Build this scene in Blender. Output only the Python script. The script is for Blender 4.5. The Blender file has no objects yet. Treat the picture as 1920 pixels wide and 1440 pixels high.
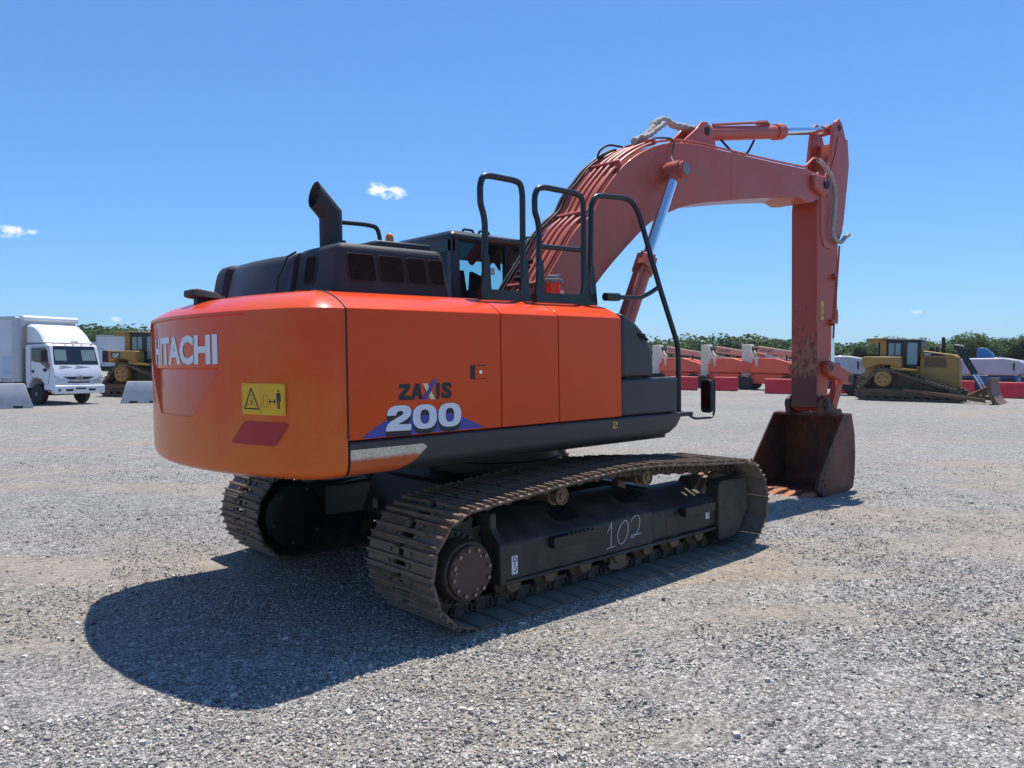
import bpy, math, random
from mathutils import Vector, Matrix, Quaternion
random.seed(7)
R = math.radians
scene = bpy.context.scene
COL = scene.collection
pi = math.pi

# ------------------------------------------------------------------ helpers
def sstep(a, b, x):
    t = max(0.0, min(1.0, (x - a) / (b - a)))
    return t * t * (3 - 2 * t)

def ground_z(x, y):
    r = math.hypot(x - 0.3, y)
    return (-0.0201 * x + 0.0138 * y) * sstep(2.5, 8.0, r)

class MB:
    """collects shapes and links them as ONE mesh object"""
    def __init__(s):
        s.v = []; s.f = []
    def add(s, vs, fs):
        o = len(s.v)
        s.v += [tuple(p) for p in vs]
        s.f += [[i + o for i in f] for f in fs]
        return s
    def box(s, x0, x1, y0, y1, z0, z1):
        vs = [(x, y, z) for z in (z0, z1) for y in (y0, y1) for x in (x0, x1)]
        return s.add(vs, [(0, 2, 3, 1), (4, 5, 7, 6), (0, 1, 5, 4), (2, 6, 7, 3), (0, 4, 6, 2), (1, 3, 7, 5)])
    def obox(s, c, ax, ay, az, hx, hy, hz):
        c = Vector(c)
        vs = [c + ax * (i * hx) + ay * (j * hy) + az * (k * hz) for k in (-1, 1) for j in (-1, 1) for i in (-1, 1)]
        return s.add(vs, [(0, 2, 3, 1), (4, 5, 7, 6), (0, 1, 5, 4), (2, 6, 7, 3), (0, 4, 6, 2), (1, 3, 7, 5)])
    def bar(s, a, b, w, h=None, up=(0, 0, 1)):
        a = Vector(a); b = Vector(b); d = b - a; L = d.length; d.normalize()
        u = Vector(up)
        sd = d.cross(u)
        if sd.length < 1e-4: sd = d.cross(Vector((1, 0, 0)))
        sd.normalize(); u = sd.cross(d)
        return s.obox((a + b) / 2, d, sd, u, L / 2, w / 2, (h or w) / 2)
    def prism(s, poly, axis, a, b):
        n = len(poly); vs = []
        for t in (a, b):
            for (p, q) in poly:
                vs.append({'x': (t, p, q), 'y': (p, t, q), 'z': (p, q, t)}[axis])
        fs = [list(range(n))[::-1], list(range(n, 2 * n))]
        fs += [(i, (i + 1) % n, n + (i + 1) % n, n + i) for i in range(n)]
        return s.add(vs, fs)
    def loft(s, rings, closed=True, caps=True):
        n = len(rings[0]); vs = [p for r in rings for p in r]; fs = []
        m = n if closed else n - 1
        for k in range(len(rings) - 1):
            for i in range(m):
                j = (i + 1) % n
                fs.append((k * n + i, k * n + j, (k + 1) * n + j, (k + 1) * n + i))
        if caps:
            fs.append(list(range(n))[::-1]); fs.append([(len(rings) - 1) * n + i for i in range(n)])
        return s.add(vs, fs)
    def cyl(s, a, b, r0, r1=None, seg=24, caps=True):
        a = Vector(a); b = Vector(b); r1 = r0 if r1 is None else r1
        d = (b - a).normalized()
        u = d.cross(Vector((0, 0, 1)))
        if u.length < 1e-3: u = d.cross(Vector((1, 0, 0)))
        u.normalize(); w = d.cross(u)
        rings = [[c + (u * math.cos(2 * pi * i / seg) + w * math.sin(2 * pi * i / seg)) * r for i in range(seg)] for c, r in ((a, r0), (b, r1))]
        return s.loft(rings, True, caps)
    def lathe(s, prof, c, axis='y', seg=32):
        """prof: (radius, position along axis)"""
        rings = []
        for r, h in prof:
            ring = []
            for i in range(seg):
                a = 2 * pi * i / seg; p, q = r * math.cos(a), r * math.sin(a)
                v = {'x': (h, p, q), 'y': (p, h, q), 'z': (p, q, h)}[axis]
                ring.append((c[0] + v[0], c[1] + v[1], c[2] + v[2]))
            rings.append(ring)
        return s.loft(rings)
    def tube(s, path, r, seg=10, caps=True, rad=None):
        P = [Vector(p) for p in path]; n = len(P); rings = []
        t0 = (P[1] - P[0]).normalized()
        u = t0.cross(Vector((0, 0, 1)))
        if u.length < 1e-3: u = t0.cross(Vector((0, 1, 0)))
        u.normalize()
        for i in range(n):
            t = (P[min(i + 1, n - 1)] - P[max(i - 1, 0)]).normalized()
            u = (u - t * u.dot(t)).normalized(); w = t.cross(u)
            rr = rad(i) if rad else r
            rings.append([P[i] + (u * math.cos(2 * pi * k / seg) + w * math.sin(2 * pi * k / seg)) * rr for k in range(seg)])
        return s.loft(rings, True, caps)
    def build(s, name, mat, parent=None, bevel=0, seg=2, angle=32, flat=False):
        me = bpy.data.meshes.new(name)
        me.from_pydata(s.v, [], s.f); me.validate(); me.update()
        import bmesh
        bm = bmesh.new(); bm.from_mesh(me); bmesh.ops.recalc_face_normals(bm, faces=bm.faces); bm.to_mesh(me); bm.free()
        if not flat:
            for p in me.polygons: p.use_smooth = True
            me.set_sharp_from_angle(angle=R(angle))
        me.materials.append(mat)
        o = bpy.data.objects.new(name, me); COL.objects.link(o)
        if parent: o.parent = parent
        if bevel:
            b = o.modifiers.new('bevel', 'BEVEL'); b.width = bevel; b.segments = seg; b.limit_method = 'ANGLE'; b.angle_limit = R(35)
            b.use_clamp_overlap = True
        return o

def tag(o, label=None, cat=None, group=None, kind=None):
    if label: o['label'] = label
    if cat: o['category'] = cat
    if group: o['group'] = group
    if kind: o['kind'] = kind
    return o

def empty(name, loc=(0, 0, 0), quat=None):
    o = bpy.data.objects.new(name, None); COL.objects.link(o); o.location = loc; o.empty_display_size = .3
    if quat is not None:
        o.rotation_mode = 'QUATERNION'; o.rotation_quaternion = quat
    return o

def copy_tree(o, parent=None):
    c = o.copy(); COL.objects.link(c); c.parent = parent
    for ch in list(o.children): copy_tree(ch, c)
    return c

def fillet(path, r, n=5):
    P = [Vector(p) for p in path]; out = [P[0]]
    for i in range(1, len(P) - 1):
        a, b, c = P[i - 1], P[i], P[i + 1]
        d1 = (a - b); d2 = (c - b); l = min(r, d1.length * .48, d2.length * .48)
        p, q = b + d1.normalized() * l, b + d2.normalized() * l
        for k in range(n + 1):
            t = k / n
            out.append(p * (1 - t) ** 2 + b * (2 * t * (1 - t)) + q * t * t)
    out.append(P[-1]); return out

def spline(P, n=8):
    P = [Vector(p) for p in P]; out = []
    for i in range(len(P) - 1):
        p0, p1, p2, p3 = P[max(i - 1, 0)], P[i], P[i + 1], P[min(i + 2, len(P) - 1)]
        for k in range(n):
            t = k / n
            out.append(.5 * ((2 * p1) + (p2 - p0) * t + (2 * p0 - 5 * p1 + 4 * p2 - p3) * t * t + (3 * p1 - p0 - 3 * p2 + p3) * t ** 3))
    out.append(P[-1]); return out

def text_mesh(body, bold=0.0, res=3):
    """letters as faces, x from 0, cap height scaled to 1"""
    cu = bpy.data.curves.new('lettering', 'FONT'); cu.body = body; cu.size = 1; cu.offset = bold; cu.resolution_u = res
    ob = bpy.data.objects.new('lettering', cu); COL.objects.link(ob)
    dg = bpy.context.evaluated_depsgraph_get(); dg.update()
    me = bpy.data.meshes.new_from_object(ob.evaluated_get(dg))
    vs = [tuple(v.co) for v in me.vertices]; fs = [list(p.vertices) for p in me.polygons]
    bpy.data.objects.remove(ob); bpy.data.curves.remove(cu); bpy.data.meshes.remove(me)
    x0 = min(v[0] for v in vs); x1 = max(v[0] for v in vs); y0 = min(v[1] for v in vs); y1 = max(v[1] for v in vs)
    vs = [((v[0] - x0) / (x1 - x0), (v[1] - y0) / (y1 - y0)) for v in vs]
    return vs, fs      # normalised to the unit square

def lettering(name, body, fn, mat, parent, bold=0.0, thick=.0015):
    """fn(u, v) -> point; u, v in 0..1 across the word"""
    vs, fs = text_mesh(body, bold)
    m = MB(); m.add([fn(u, v) for u, v in vs], fs)
    o = m.build(name, mat, parent, flat=True)
    return o

# ------------------------------------------------------------------ materials
def new_mat(name):
    m = bpy.data.materials.new(name); m.use_nodes = True
    nt = m.node_tree; nt.nodes.clear()
    out = nt.nodes.new('ShaderNodeOutputMaterial'); b = nt.nodes.new('ShaderNodeBsdfPrincipled')
    nt.links.new(b.outputs[0], out.inputs[0])
    return m, nt, b, out

def mixc(nt, fac, a, b):
    n = nt.nodes.new('ShaderNodeMix'); n.data_type = 'RGBA'
    for sock, v in ((n.inputs[0], fac), (n.inputs[6], a), (n.inputs[7], b)):
        if hasattr(v, 'links') or isinstance(v, bpy.types.NodeSocket): nt.links.new(v, sock)
        elif isinstance(v, (int, float)): sock.default_value = v
        else: sock.default_value = (v[0], v[1], v[2], 1)
    return n.outputs[2]

def noise(nt, vec, scale, detail=4, rough=.55):
    n = nt.nodes.new('ShaderNodeTexNoise'); n.inputs['Scale'].default_value = scale; n.inputs['Detail'].default_value = detail; n.inputs['Roughness'].default_value = rough
    nt.links.new(vec, n.inputs['Vector']); return n.outputs[0]

def ramp(nt, fac, stops):
    n = nt.nodes.new('ShaderNodeValToRGB'); el = n.color_ramp.elements
    while len(el) < len(stops): el.new(.5)
    for e, (p, c) in zip(el, stops):
        e.position = p; e.color = (c, c, c, 1) if isinstance(c, (int, float)) else (c[0], c[1], c[2], 1)
    nt.links.new(fac, n.inputs[0]); return n.outputs[0]

def coords(nt, kind='Object'):
    return nt.nodes.new('ShaderNodeTexCoord').outputs[kind]

def mapped(nt, vec, scale):
    n = nt.nodes.new('ShaderNodeMapping'); n.inputs['Scale'].default_value = scale; nt.links.new(vec, n.inputs['Vector']); return n.outputs[0]

def math_n(nt, op, a, b=None):
    n = nt.nodes.new('ShaderNodeMath'); n.operation = op
    for s_, v in zip(n.inputs, (a, b)):
        if v is None: continue
        if isinstance(v, (int, float)): s_.default_value = v
        else: nt.links.new(v, s_)
    return n.outputs[0]

def bump(nt, b, h, strength, dist=.01):
    n = nt.nodes.new('ShaderNodeBump'); n.inputs['Strength'].default_value = strength; n.inputs['Distance'].default_value = dist
    nt.links.new(h, n.inputs['Height']); nt.links.new(n.outputs[0], b.inputs['Normal'])

def mat(name, col, rough=.5, metal=0., dirt=None, amount=.3, scale=3., var=.06, coat=0., bmp=0., bscale=60., lo=.5, hi=.75, stretch=(1, 1, 1), rvar=.12, spec=.5, wave=0., dust_reflect=None):
    """painted / worn surface: base colour with slow variation, dirt in patches"""
    m, nt, b, out = new_mat(name)
    co = coords(nt)
    n1 = noise(nt, co, scale * .7, 3)
    c2 = tuple(min(1, c * (1 + var * 2)) for c in col); c1 = tuple(c * (1 - var * 2) for c in col)
    c = mixc(nt, n1, c1, c2)
    if dirt:
        n2 = noise(nt, mapped(nt, co, stretch), scale, 8, .65)
        f = math_n(nt, 'MULTIPLY', ramp(nt, n2, [(lo, 0.), (hi, 1.)]), amount)
        c = mixc(nt, f, c, dirt)
        r = math_n(nt, 'ADD', math_n(nt, 'MULTIPLY', f, .4), rough)
    else:
        r = math_n(nt, 'ADD', math_n(nt, 'MULTIPLY', noise(nt, co, scale * 4, 4), rvar), rough - rvar * .5)
    if dust_reflect:      # road dust runs and, on the counterweight, painted ground reflection; thickest low down
        zlo, zhi, dc, da = dust_reflect
        sz = nt.nodes.new('ShaderNodeSeparateXYZ'); nt.links.new(co, sz.inputs[0])
        run = noise(nt, mapped(nt, co, (9, 9, .7)), 2.2, 6, .6); cl = noise(nt, co, 1.9, 7, .62); sp = noise(nt, co, 70, 3, .6)
        h_ = math_n(nt, 'DIVIDE', math_n(nt, 'SUBTRACT', zhi, sz.outputs[2]), zhi - zlo)
        f_ = math_n(nt, 'ADD', math_n(nt, 'ADD', math_n(nt, 'MULTIPLY', h_, .55), math_n(nt, 'MULTIPLY', run, .35)), math_n(nt, 'MULTIPLY', cl, .75))
        f_ = ramp(nt, f_, [(.62, 0.), (.95, 1.)])
        f_ = math_n(nt, 'MULTIPLY', f_, math_n(nt, 'ADD', .55, math_n(nt, 'MULTIPLY', sp, .9)))
        f_ = math_n(nt, 'MULTIPLY', f_, da)
        c = mixc(nt, f_, c, dc); r = math_n(nt, 'ADD', r, math_n(nt, 'MULTIPLY', f_, .18))
    nt.links.new(c, b.inputs['Base Color']); nt.links.new(r, b.inputs['Roughness'])
    b.inputs['Metallic'].default_value = metal
    b.inputs['Specular IOR Level'].default_value = spec
    b.inputs['Coat Weight'].default_value = coat; b.inputs['Coat Roughness'].default_value = .07
    if bmp: bump(nt, b, noise(nt, co, bscale, 5), bmp, .004)
    if wave:
        n_ = nt.nodes.new('ShaderNodeBump'); n_.inputs['Strength'].default_value = wave; n_.inputs['Distance'].default_value = .02
        nt.links.new(noise(nt, co, 2.6, 2), n_.inputs['Height']); nt.links.new(n_.outputs[0], b.inputs['Normal']); nt.links.new(n_.outputs[0], b.inputs['Coat Normal'])
    return m

def glass_mat(name, tint, refl=.1):
    m, nt, b, out = new_mat(name); nt.nodes.remove(b)
    t = nt.nodes.new('ShaderNodeBsdfTransparent'); t.inputs[0].default_value = (*tint, 1)
    g = nt.nodes.new('ShaderNodeBsdfGlossy'); g.inputs['Roughness'].default_value = .02
    lw = nt.nodes.new('ShaderNodeLayerWeight'); lw.inputs[0].default_value = refl
    mx = nt.nodes.new('ShaderNodeMixShader')
    nt.links.new(lw.outputs['Fresnel'], mx.inputs[0]); nt.links.new(t.outputs[0], mx.inputs[1]); nt.links.new(g.outputs[0], mx.inputs[2]); nt.links.new(mx.outputs[0], out.inputs[0])
    return m

DUST = (.33, .25, .18); RUST = (.16, .07, .035)
M = {}
M['orange'] = mat('orange_paint', (.76, .056, .002), .38, dirt=(.62, .14, .03), amount=.14, scale=1.6, coat=.5, spec=.08, wave=.10, dust_reflect=(1.25, 2.4, (.58, .15, .03), .14), lo=.45, hi=.8, stretch=(1, 1, 2))
M['faded'] = mat('faded_orange_paint', (.49, .078, .046), .42, dirt=(.40, .11, .075), amount=.5, scale=1.2, coat=.2, spec=.3, wave=.08, dust_reflect=(1.5, 6., (.42, .24, .18), .25))
M['charcoal'] = mat('charcoal_plastic', (.034, .035, .040), .6, spec=.3, dirt=(.11, .11, .11), amount=.2, scale=2.5, bmp=.04, bscale=220)
M['darkgrey'] = mat('dark_grey_paint', (.020, .024, .030), .38, dirt=(.10, .09, .085), amount=.22, scale=2.2, wave=.06, dust_reflect=(1.0, 2.6, (.12, .10, .09), .14))
M['black'] = mat('black_steel', (.010, .011, .013), .45, dirt=(.07, .06, .05), amount=.35, scale=4)
M['rail'] = mat('black_rail_paint', (.012, .016, .018), .35, dirt=(.08, .08, .08), amount=.2, scale=6)
M['frame'] = mat('dusty_black_frame', (.024, .0225, .021), .55, dirt=(.20, .155, .115), amount=.55, scale=3.5, lo=.42, hi=.8, bmp=.06, bscale=90)
M['shoe'] = mat('rusty_track_steel', (.140, .090, .062), .58, metal=.1, dirt=(.30, .20, .138), amount=.8, scale=9, lo=.4, hi=.7, var=.2, bmp=.25, bscale=120)
M['dusty'] = mat('dusty_track_steel', (.145, .120, .095), .8, dirt=(.26, .215, .165), amount=.7, scale=6, lo=.38, hi=.7, bmp=.2, bscale=100)
M['chain'] = mat('greasy_track_chain', (.060, .045, .036), .6, metal=.2, dirt=(.20, .15, .11), amount=.6, scale=10, lo=.42, hi=.75, bmp=.2, bscale=110)
M['hub'] = mat('brown_hub_cover', (.085, .037, .028), .5, dirt=(.16, .10, .07), amount=.5, scale=7)
M['roller'] = mat('worn_roller_steel', (.20, .13, .082), .5, metal=.4, dirt=(.05, .035, .025), amount=.6, scale=8)
M['chrome'] = mat('chrome_rod', (.78, .80, .82), .08, metal=1., var=.01, rvar=.05)
M['bolt'] = mat('bolt_steel', (.28, .24, .2), .4, metal=.8, scale=20)
M['rubber'] = mat('black_rubber', (.012, .012, .012), .6, dirt=(.10, .085, .07), amount=.4, scale=6)
M['white_decal'] = mat('white_vinyl', (.74, .75, .78), .4, var=.01)
M['black_decal'] = mat('black_vinyl', (.012, .012, .016), .4, var=.01)
M['blue_decal'] = mat('blue_vinyl', (.055, .065, .33), .4, var=.02)
M['cream_decal'] = mat('cream_vinyl', (.72, .64, .38), .4, var=.01)
M['yellow_decal'] = mat('yellow_vinyl', (.78, .42, .006), .42, var=.02)
M['red_reflector'] = mat('red_reflector', (.42, .006, .016), .3, var=.03)
M['canvas'] = mat('grey_canvas', (.40, .37, .33), .85, dirt=(.2, .18, .16), amount=.5, scale=12, bmp=.5, bscale=25)
M['glass'] = glass_mat('tinted_glass', (.62, .80, .80), .12)
M['dark_glass'] = mat('dark_glass', (.012, .016, .02), .06, var=.02, spec=.8)
M['amber'] = mat('amber_lens', (.72, .20, .02), .15, var=.02)
M['mirror'] = mat('mirror_glass', (.10, .105, .115), .05, metal=1., var=0.)
M['seat'] = mat('grey_seat', (.05, .045, .045), .8)
M['mesh_grille'] = mat('dark_mesh', (.017, .016, .017), .9, spec=.1, dirt=(.04, .04, .042), amount=.5, scale=14)

# bucket: rust over red paint, black grime inside
m, nt, b, out = new_mat('rusty_bucket_steel'); co = coords(nt)
c = mixc(nt, ramp(nt, noise(nt, co, 3.0, 8, .6), [(.40, 0.), (.62, 1.)]), (.105, .030, .022), (.17, .060, .030))
c = mixc(nt, math_n(nt, 'MULTIPLY', ramp(nt, noise(nt, mapped(nt, co, (1.5, 2.5, .8)), 2.2, 8, .65), [(.5, 0.), (.62, 1.)]), .8), c, (.030, .020, .017))
nt.links.new(c, b.inputs['Base Color']); b.inputs['Roughness'].default_value = .6; b.inputs['Metallic'].default_value = .2
bump(nt, b, noise(nt, co, 40, 6), .2, .006); M['bucket'] = m

# arm: faded paint that is scraped to bare steel towards its tip
m, nt, b, out = new_mat('scraped_arm_paint'); co = coords(nt)
sx = nt.nodes.new('ShaderNodeSeparateXYZ'); nt.links.new(co, sx.inputs[0])
zz = ramp(nt, math_n(nt, 'MULTIPLY', sx.outputs[2], .2), [(.20, 1.), (.30, .95), (.345, .62), (.46, .36), (.6, .12), (1., .05)])
n1 = noise(nt, mapped(nt, co, (5, 5, 1.6)), 3.0, 9, .7)
edge = nt.nodes.new('ShaderNodeMath'); edge.operation = 'GREATER_THAN'; nt.links.new(math_n(nt, 'ADD', n1, math_n(nt, 'MULTIPLY', zz, .60)), edge.inputs[0]); edge.inputs[1].default_value = .80
base = mixc(nt, noise(nt, co, 1.3, 4), (.40, .060, .034), (.46, .080, .046))
scr = mixc(nt, ramp(nt, noise(nt, mapped(nt, co, (6, 6, 2)), 5, 6), [(.42, 0.), (.58, 1.)]), (.045, .026, .020), (.36, .17, .085))
sx2 = ramp(nt, math_n(nt, 'ADD', math_n(nt, 'MULTIPLY', sx.outputs[2], .2), math_n(nt, 'MULTIPLY', n1, .05)), [(.315, 1.), (.335, 0.)])
scr = mixc(nt, sx2, scr, (.050, .026, .020))
rear = ramp(nt, math_n(nt, 'MULTIPLY', sx.outputs[0], .1), [(.5615, 1.), (.5640, 0.)])
sm = nt.nodes.new('ShaderNodeMath'); sm.operation = 'GREATER_THAN'; nt.links.new(math_n(nt, 'ADD', n1, math_n(nt, 'MULTIPLY', zz, .12)), sm.inputs[0]); sm.inputs[1].default_value = .74
c = mixc(nt, math_n(nt, 'MAXIMUM', math_n(nt, 'MULTIPLY', edge.outputs[0], rear), sm.outputs[0]), base, scr)
nt.links.new(c, b.inputs['Base Color']); b.inputs['Roughness'].default_value = .48; M['arm'] = m

# rocker panel stripe: white band that has rusted through to orange below
m, nt, b, out = new_mat('worn_stripe'); co = coords(nt)
sx = nt.nodes.new('ShaderNodeSeparateXYZ'); nt.links.new(co, sx.inputs[0])
h = math_n(nt, 'ADD', sx.outputs[2], math_n(nt, 'MULTIPLY', noise(nt, co, 18, 7, .7), .03))
f = ramp(nt, math_n(nt, 'MULTIPLY', math_n(nt, 'SUBTRACT', h, 1.0), 4.), [(.70, 0.), (.80, 1.)])
wht = mixc(nt, ramp(nt, noise(nt, co, 60, 6), [(.4, 0.), (.7, 1.)]), (.74, .66, .50), (.58, .42, .24))
nt.links.new(mixc(nt, f, (.56, .10, .02), wht), b.inputs['Base Color']); b.inputs['Roughness'].default_value = .45; M['stripe'] = m
# ================================================================== EXCAVATOR
ex = empty('excavator', (0, 0, 0))
tag(ex, 'big orange crawler excavator in the foreground, boom raised and rusty bucket resting on the gravel', 'excavator')

# ---- counterweight -------------------------------------------------------
RC, CX = 2.89, .17
def circ_x(y): return CX - math.sqrt(RC * RC - y * y)
def outline_pt(q):
    """q in 0..1: right seam to the corner to y=-.95"""
    seq = OUT_R; t = q * (len(seq) - 1); i = min(int(t), len(seq) - 2); f = t - i
    return seq[i].lerp(seq[i + 1], f)
a0 = Vector((-2.22, -1.352)); a1 = Vector((-2.385, -1.352)); a2 = Vector((circ_x(-1.14), -1.14))
OUT_R = [Vector((-2.149, -1.352)), Vector((-2.18, -1.352)), a0] + [a0 * (1 - t) ** 2 + a1 * 2 * t * (1 - t) + a2 * t * t for t in [k / 12 for k in range(1, 13)]] + [Vector((circ_x(y), y)) for y in (-1.09, -1.04, -.99)]
def hw(z): # half width of the recessed badge field
    if z > 1.72: return .60 + (z - 1.72) / (2.09 - 1.72) * .285
    return .27 + (z - 1.40) / .32 * .33
def rec_depth(z):
    if z > 2.078 or z < 1.425: return 0.
    if z > 1.745: return .020
    return .040 - .034 * (1.735 - z) / .31
zs_ = [(1.052, .20), (1.056, .12), (1.066, .065), (1.085, .03), (1.11, .012), (1.15, .003), (1.2, 0)]
zs_ += [(z, 0) for z in (1.3, 1.4, 1.424, 1.427, 1.5, 1.6, 1.7, 1.735, 1.746, 1.8, 1.9, 2.0, 2.06, 2.076, 2.080, 2.098)]
zs_ += [(2.102, .004), (2.135, .05), (2.165, .105), (2.19, .165), (2.212, .235), (2.228, .32), (2.236, .42), (2.24, .56)]
rings = []
for z, ins in zs_:
    pts = []; d = rec_depth(z); h = min(max(hw(z), .27), .885)
    ys = [-.94 + (-h - .012 + .94) * k / 4 for k in range(5)]
    dp = [0] * 5
    for k in range(25):
        ys.append(-h + 2 * h * k / 24); dp.append(d)
    ys += [h + .012 + (.94 - h - .012) * k / 4 for k in range(5)]; dp += [0] * 5
    right = [(p.x, p.y, 0) for p in OUT_R]
    mid = [(circ_x(y), y, dd) for y, dd in zip(ys, dp)]
    allp = right + mid + [(p[0], -p[1], 0) for p in right[::-1]]
    n = len(allp); ring = []
    for i, (x, y, dd) in enumerate(allp):
        pa, pb = allp[max(i - 1, 0)], allp[min(i + 1, n - 1)]
        tx, ty = pb[0] - pa[0], pb[1] - pa[1]; L = math.hypot(tx, ty)
        nx, ny = -ty / L, tx / L                  # inward
        if nx * (CX - x) + ny * (0 - y) < 0: nx, ny = -nx, -ny
        q = ins + dd
        xx, yy = x + nx * q, y + ny * q
        if i == 0 or i == n - 1: xx = -2.149
        ring.append((xx, yy, z))
    rings.append(ring)
mb = MB(); mb.loft(rings, closed=True, caps=True)
cw_mat = mat('counterweight_paint', (.74, .058, .002), .34, dirt=(.68, .19, .03), amount=.4, scale=1.1, coat=.5, spec=.12, wave=.08, dust_reflect=(1.0, 1.9, (.76, .20, .028), .55), lo=.42, hi=.7, stretch=(1, 1, 2.2))  # low orange film is dust plus warm ground reflection put into the colour
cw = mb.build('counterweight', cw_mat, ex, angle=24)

def cwp(y, z, off=.004):
    """point on the rear skin"""
    hx = circ_x(y); d = rec_depth(z) if abs(y) < hw(z) else 0
    v = Vector((hx - CX, y)).normalized(); q = off - d
    return (hx + v.x * q, y + v.y * q, z)

lettering('maker_lettering', 'HITACHI', lambda u, v: cwp(.60 - 1.2 * u, 1.768 + .195 * v, .003), M['white_decal'], cw, bold=.042)
def skin_plate(name, poly, m, off, parent, n=10):
    """flat sticker cut to poly (y,z), wrapped on the rear skin"""
    ymin = min(p[0] for p in poly); ymax = max(p[0] for p in poly)
    def clip(yv):
        zz = []
        for i in range(len(poly)):
            (a, b_), (c, d) = poly[i], poly[(i + 1) % len(poly)]
            if (a - yv) * (c - yv) <= 0 and abs(a - c) > 1e-9:
                t = (yv - a) / (c - a); zz.append(b_ + t * (d - b_))
        return (min(zz), max(zz)) if zz else None
    m_ = MB(); top = []; bot = []
    for k in range(n + 1):
        yv = ymin + (ymax - ymin) * (k / n * .9998 + .0001); c = clip(yv)
        bot.append(cwp(yv, c[0], off)); top.append(cwp(yv, c[1], off))
    m_.add(bot + top, [(i, i + 1, n + 2 + i, n + 1 + i) for i in range(n)])
    return m_.build(name, m, parent)
ws = skin_plate('warning_sticker', [(-.85, 1.651), (-1.187, 1.647), (-1.187, 1.457), (-.85, 1.460)], M['yellow_decal'], .004, cw)
# pictograms on the sticker: s 0..1 from its left end, t 0..1 upwards
def WS(s_, t, off=.0055): return cwp(-.85 - .337 * s_, 1.459 + .19 * t, off)
def stroke(pts, w):
    m_ = MB()
    for (a, b_), (c, d) in zip(pts[:-1], pts[1:]):
        dx, dy = (c - a) * .337, (d - b_) * .19; L = math.hypot(dx, dy); nx, ny = -dy / L * w / .337, dx / L * w / .19
        m_.add([WS(a + nx, b_ + ny), WS(c + nx, d + ny), WS(c - nx, d - ny), WS(a - nx, b_ - ny)], [(0, 1, 2, 3)])
    return m_
m_ = stroke([(.075, .19), (.24, .85), (.42, .19), (.075, .19)], .0042)
for pts, w in ((([(.47, .04), (.47, .97)]), .0008), ([(.02, .04), (.98, .04), (.98, .96), (.02, .96), (.02, .04)], .0007), ([(.53, .25), (.62, .25), (.62, .63), (.53, .63), (.53, .25)], .001),
               ([(.66, .43), (.78, .43)], .003), ([(.68, .36), (.655, .43), (.68, .5)], .003), ([(.76, .36), (.785, .43), (.76, .5)], .003),
               ([(.14, .27), (.14, .35), (.31, .35), (.31, .27)], .001), ([(.2, .27), (.26, .41), (.2, .47)], .002), ([(.25, .36), (.27, .55), (.3, .6)], .0015), ([(.24, .42), (.32, .42)], .001), ([(.22, .62), (.28, .64)], .002)):
    m2 = stroke(pts, w); m_.add(m2.v, m2.f)
for poly in ([(.815, .70), (.895, .70), (.905, .45), (.893, .45), (.885, .62), (.825, .62), (.817, .45), (.805, .45)], [(.828, .7), (.882, .7), (.882, .45), (.828, .45)], [(.828, .46), (.85, .46), (.85, .2), (.832, .2)], [(.86, .46), (.882, .46), (.878, .2), (.86, .2)],
             [(.855 + .02 * math.cos(a), .765 + .036 * math.sin(a)) for a in [2 * pi * k / 14 for k in range(14)]]):
    m_.add([WS(*p) for p in poly], [list(range(len(poly)))])
m_.build('pictogram', M['black_decal'], cw, flat=True)
skin_plate('red_reflector', [(-.872, 1.417), (-1.185, 1.413), (-1.2, 1.403), (-1.115, 1.278), (-1.098, 1.270), (-.765, 1.278), (-.752, 1.288), (-.86, 1.408)], M['red_reflector'], .004, cw, 24)
# rear lamp housing with camera on the counterweight shoulder
m_ = MB()
m_.loft([[(-2.36, y, z) for y, z in ((-.07, 2.225), (.09, 2.225), (.07, 2.24), (-.05, 2.24))],
         [(-2.44, y, z) for y, z in ((-.09, 2.225), (.11, 2.225), (.09, 2.275), (-.07, 2.275))],
         [(-2.56, y, z) for y, z in ((-.09, 2.235), (.11, 2.235), (.09, 2.295), (-.07, 2.295))],
         [(-2.60, y, z) for y, z in ((-.08, 2.245), (.10, 2.245), (.09, 2.288), (-.07, 2.288))]])
m_.bar((-2.49, .01, 2.12), (-2.49, .01, 2.24), .08, .12)
m_.build('rear_camera_housing', M['charcoal'], ex, bevel=.008)

# ---- upper structure core, deck and side panels ---------------------------
m_ = MB(); m_.box(-2.147, .40, -1.30, 1.30, 1.14, 2.06); m_.box(-2.147, -.08, -.90, 1.30, 2.06, 2.225); m_.build('house_core', M['black'], ex)
m_ = MB(); m_.box(-2.147, 1.12, -1.24, 1.28, 1.058, 1.14); m_.box(-1.2, 1.25, -.62, .25, 1.02, 1.10); m_.build('deck_frame', M['black'], ex)
m_ = MB()
for y in (-.55, .22): m_.prism([(-.4, 1.12), (1.1, 1.12), (1.0, 1.55), (.62, 2.02), (.32, 2.1), (.0, 1.8), (-.4, 1.75)], 'y', y - .02, y + .02)
m_.build('boom_foot_bracket', M['orange'], ex, bevel=.006)
SH = [(-1.352, 2.098), (-1.347, 2.103), (-1.302, 2.135), (-1.247, 2.165), (-1.187, 2.19), (-1.117, 2.212), (-1.032, 2.228), (-.932, 2.236), (-.84, 2.238)]
def side_profile(sgn=1): return [(-.84 * sgn, 1.292), (-1.352 * sgn, 1.292)] + [(y * sgn, z) for y, z in SH]
panels = []
for x0, x1 in ((-2.141, -.910), (-.901, -.330), (-.321, .400)):
    p = MB().prism(side_profile(), 'x', x0, x1).build('side_panel', M['orange'], ex, bevel=.006, angle=24); panels.append(p)
for x0, x1 in ((-2.141, -1.2), (-1.19, -.14)):
    MB().prism(side_profile(-1)[::-1], 'x', x0, x1).build('side_panel', M['orange'], ex, bevel=.006, angle=24)
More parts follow.
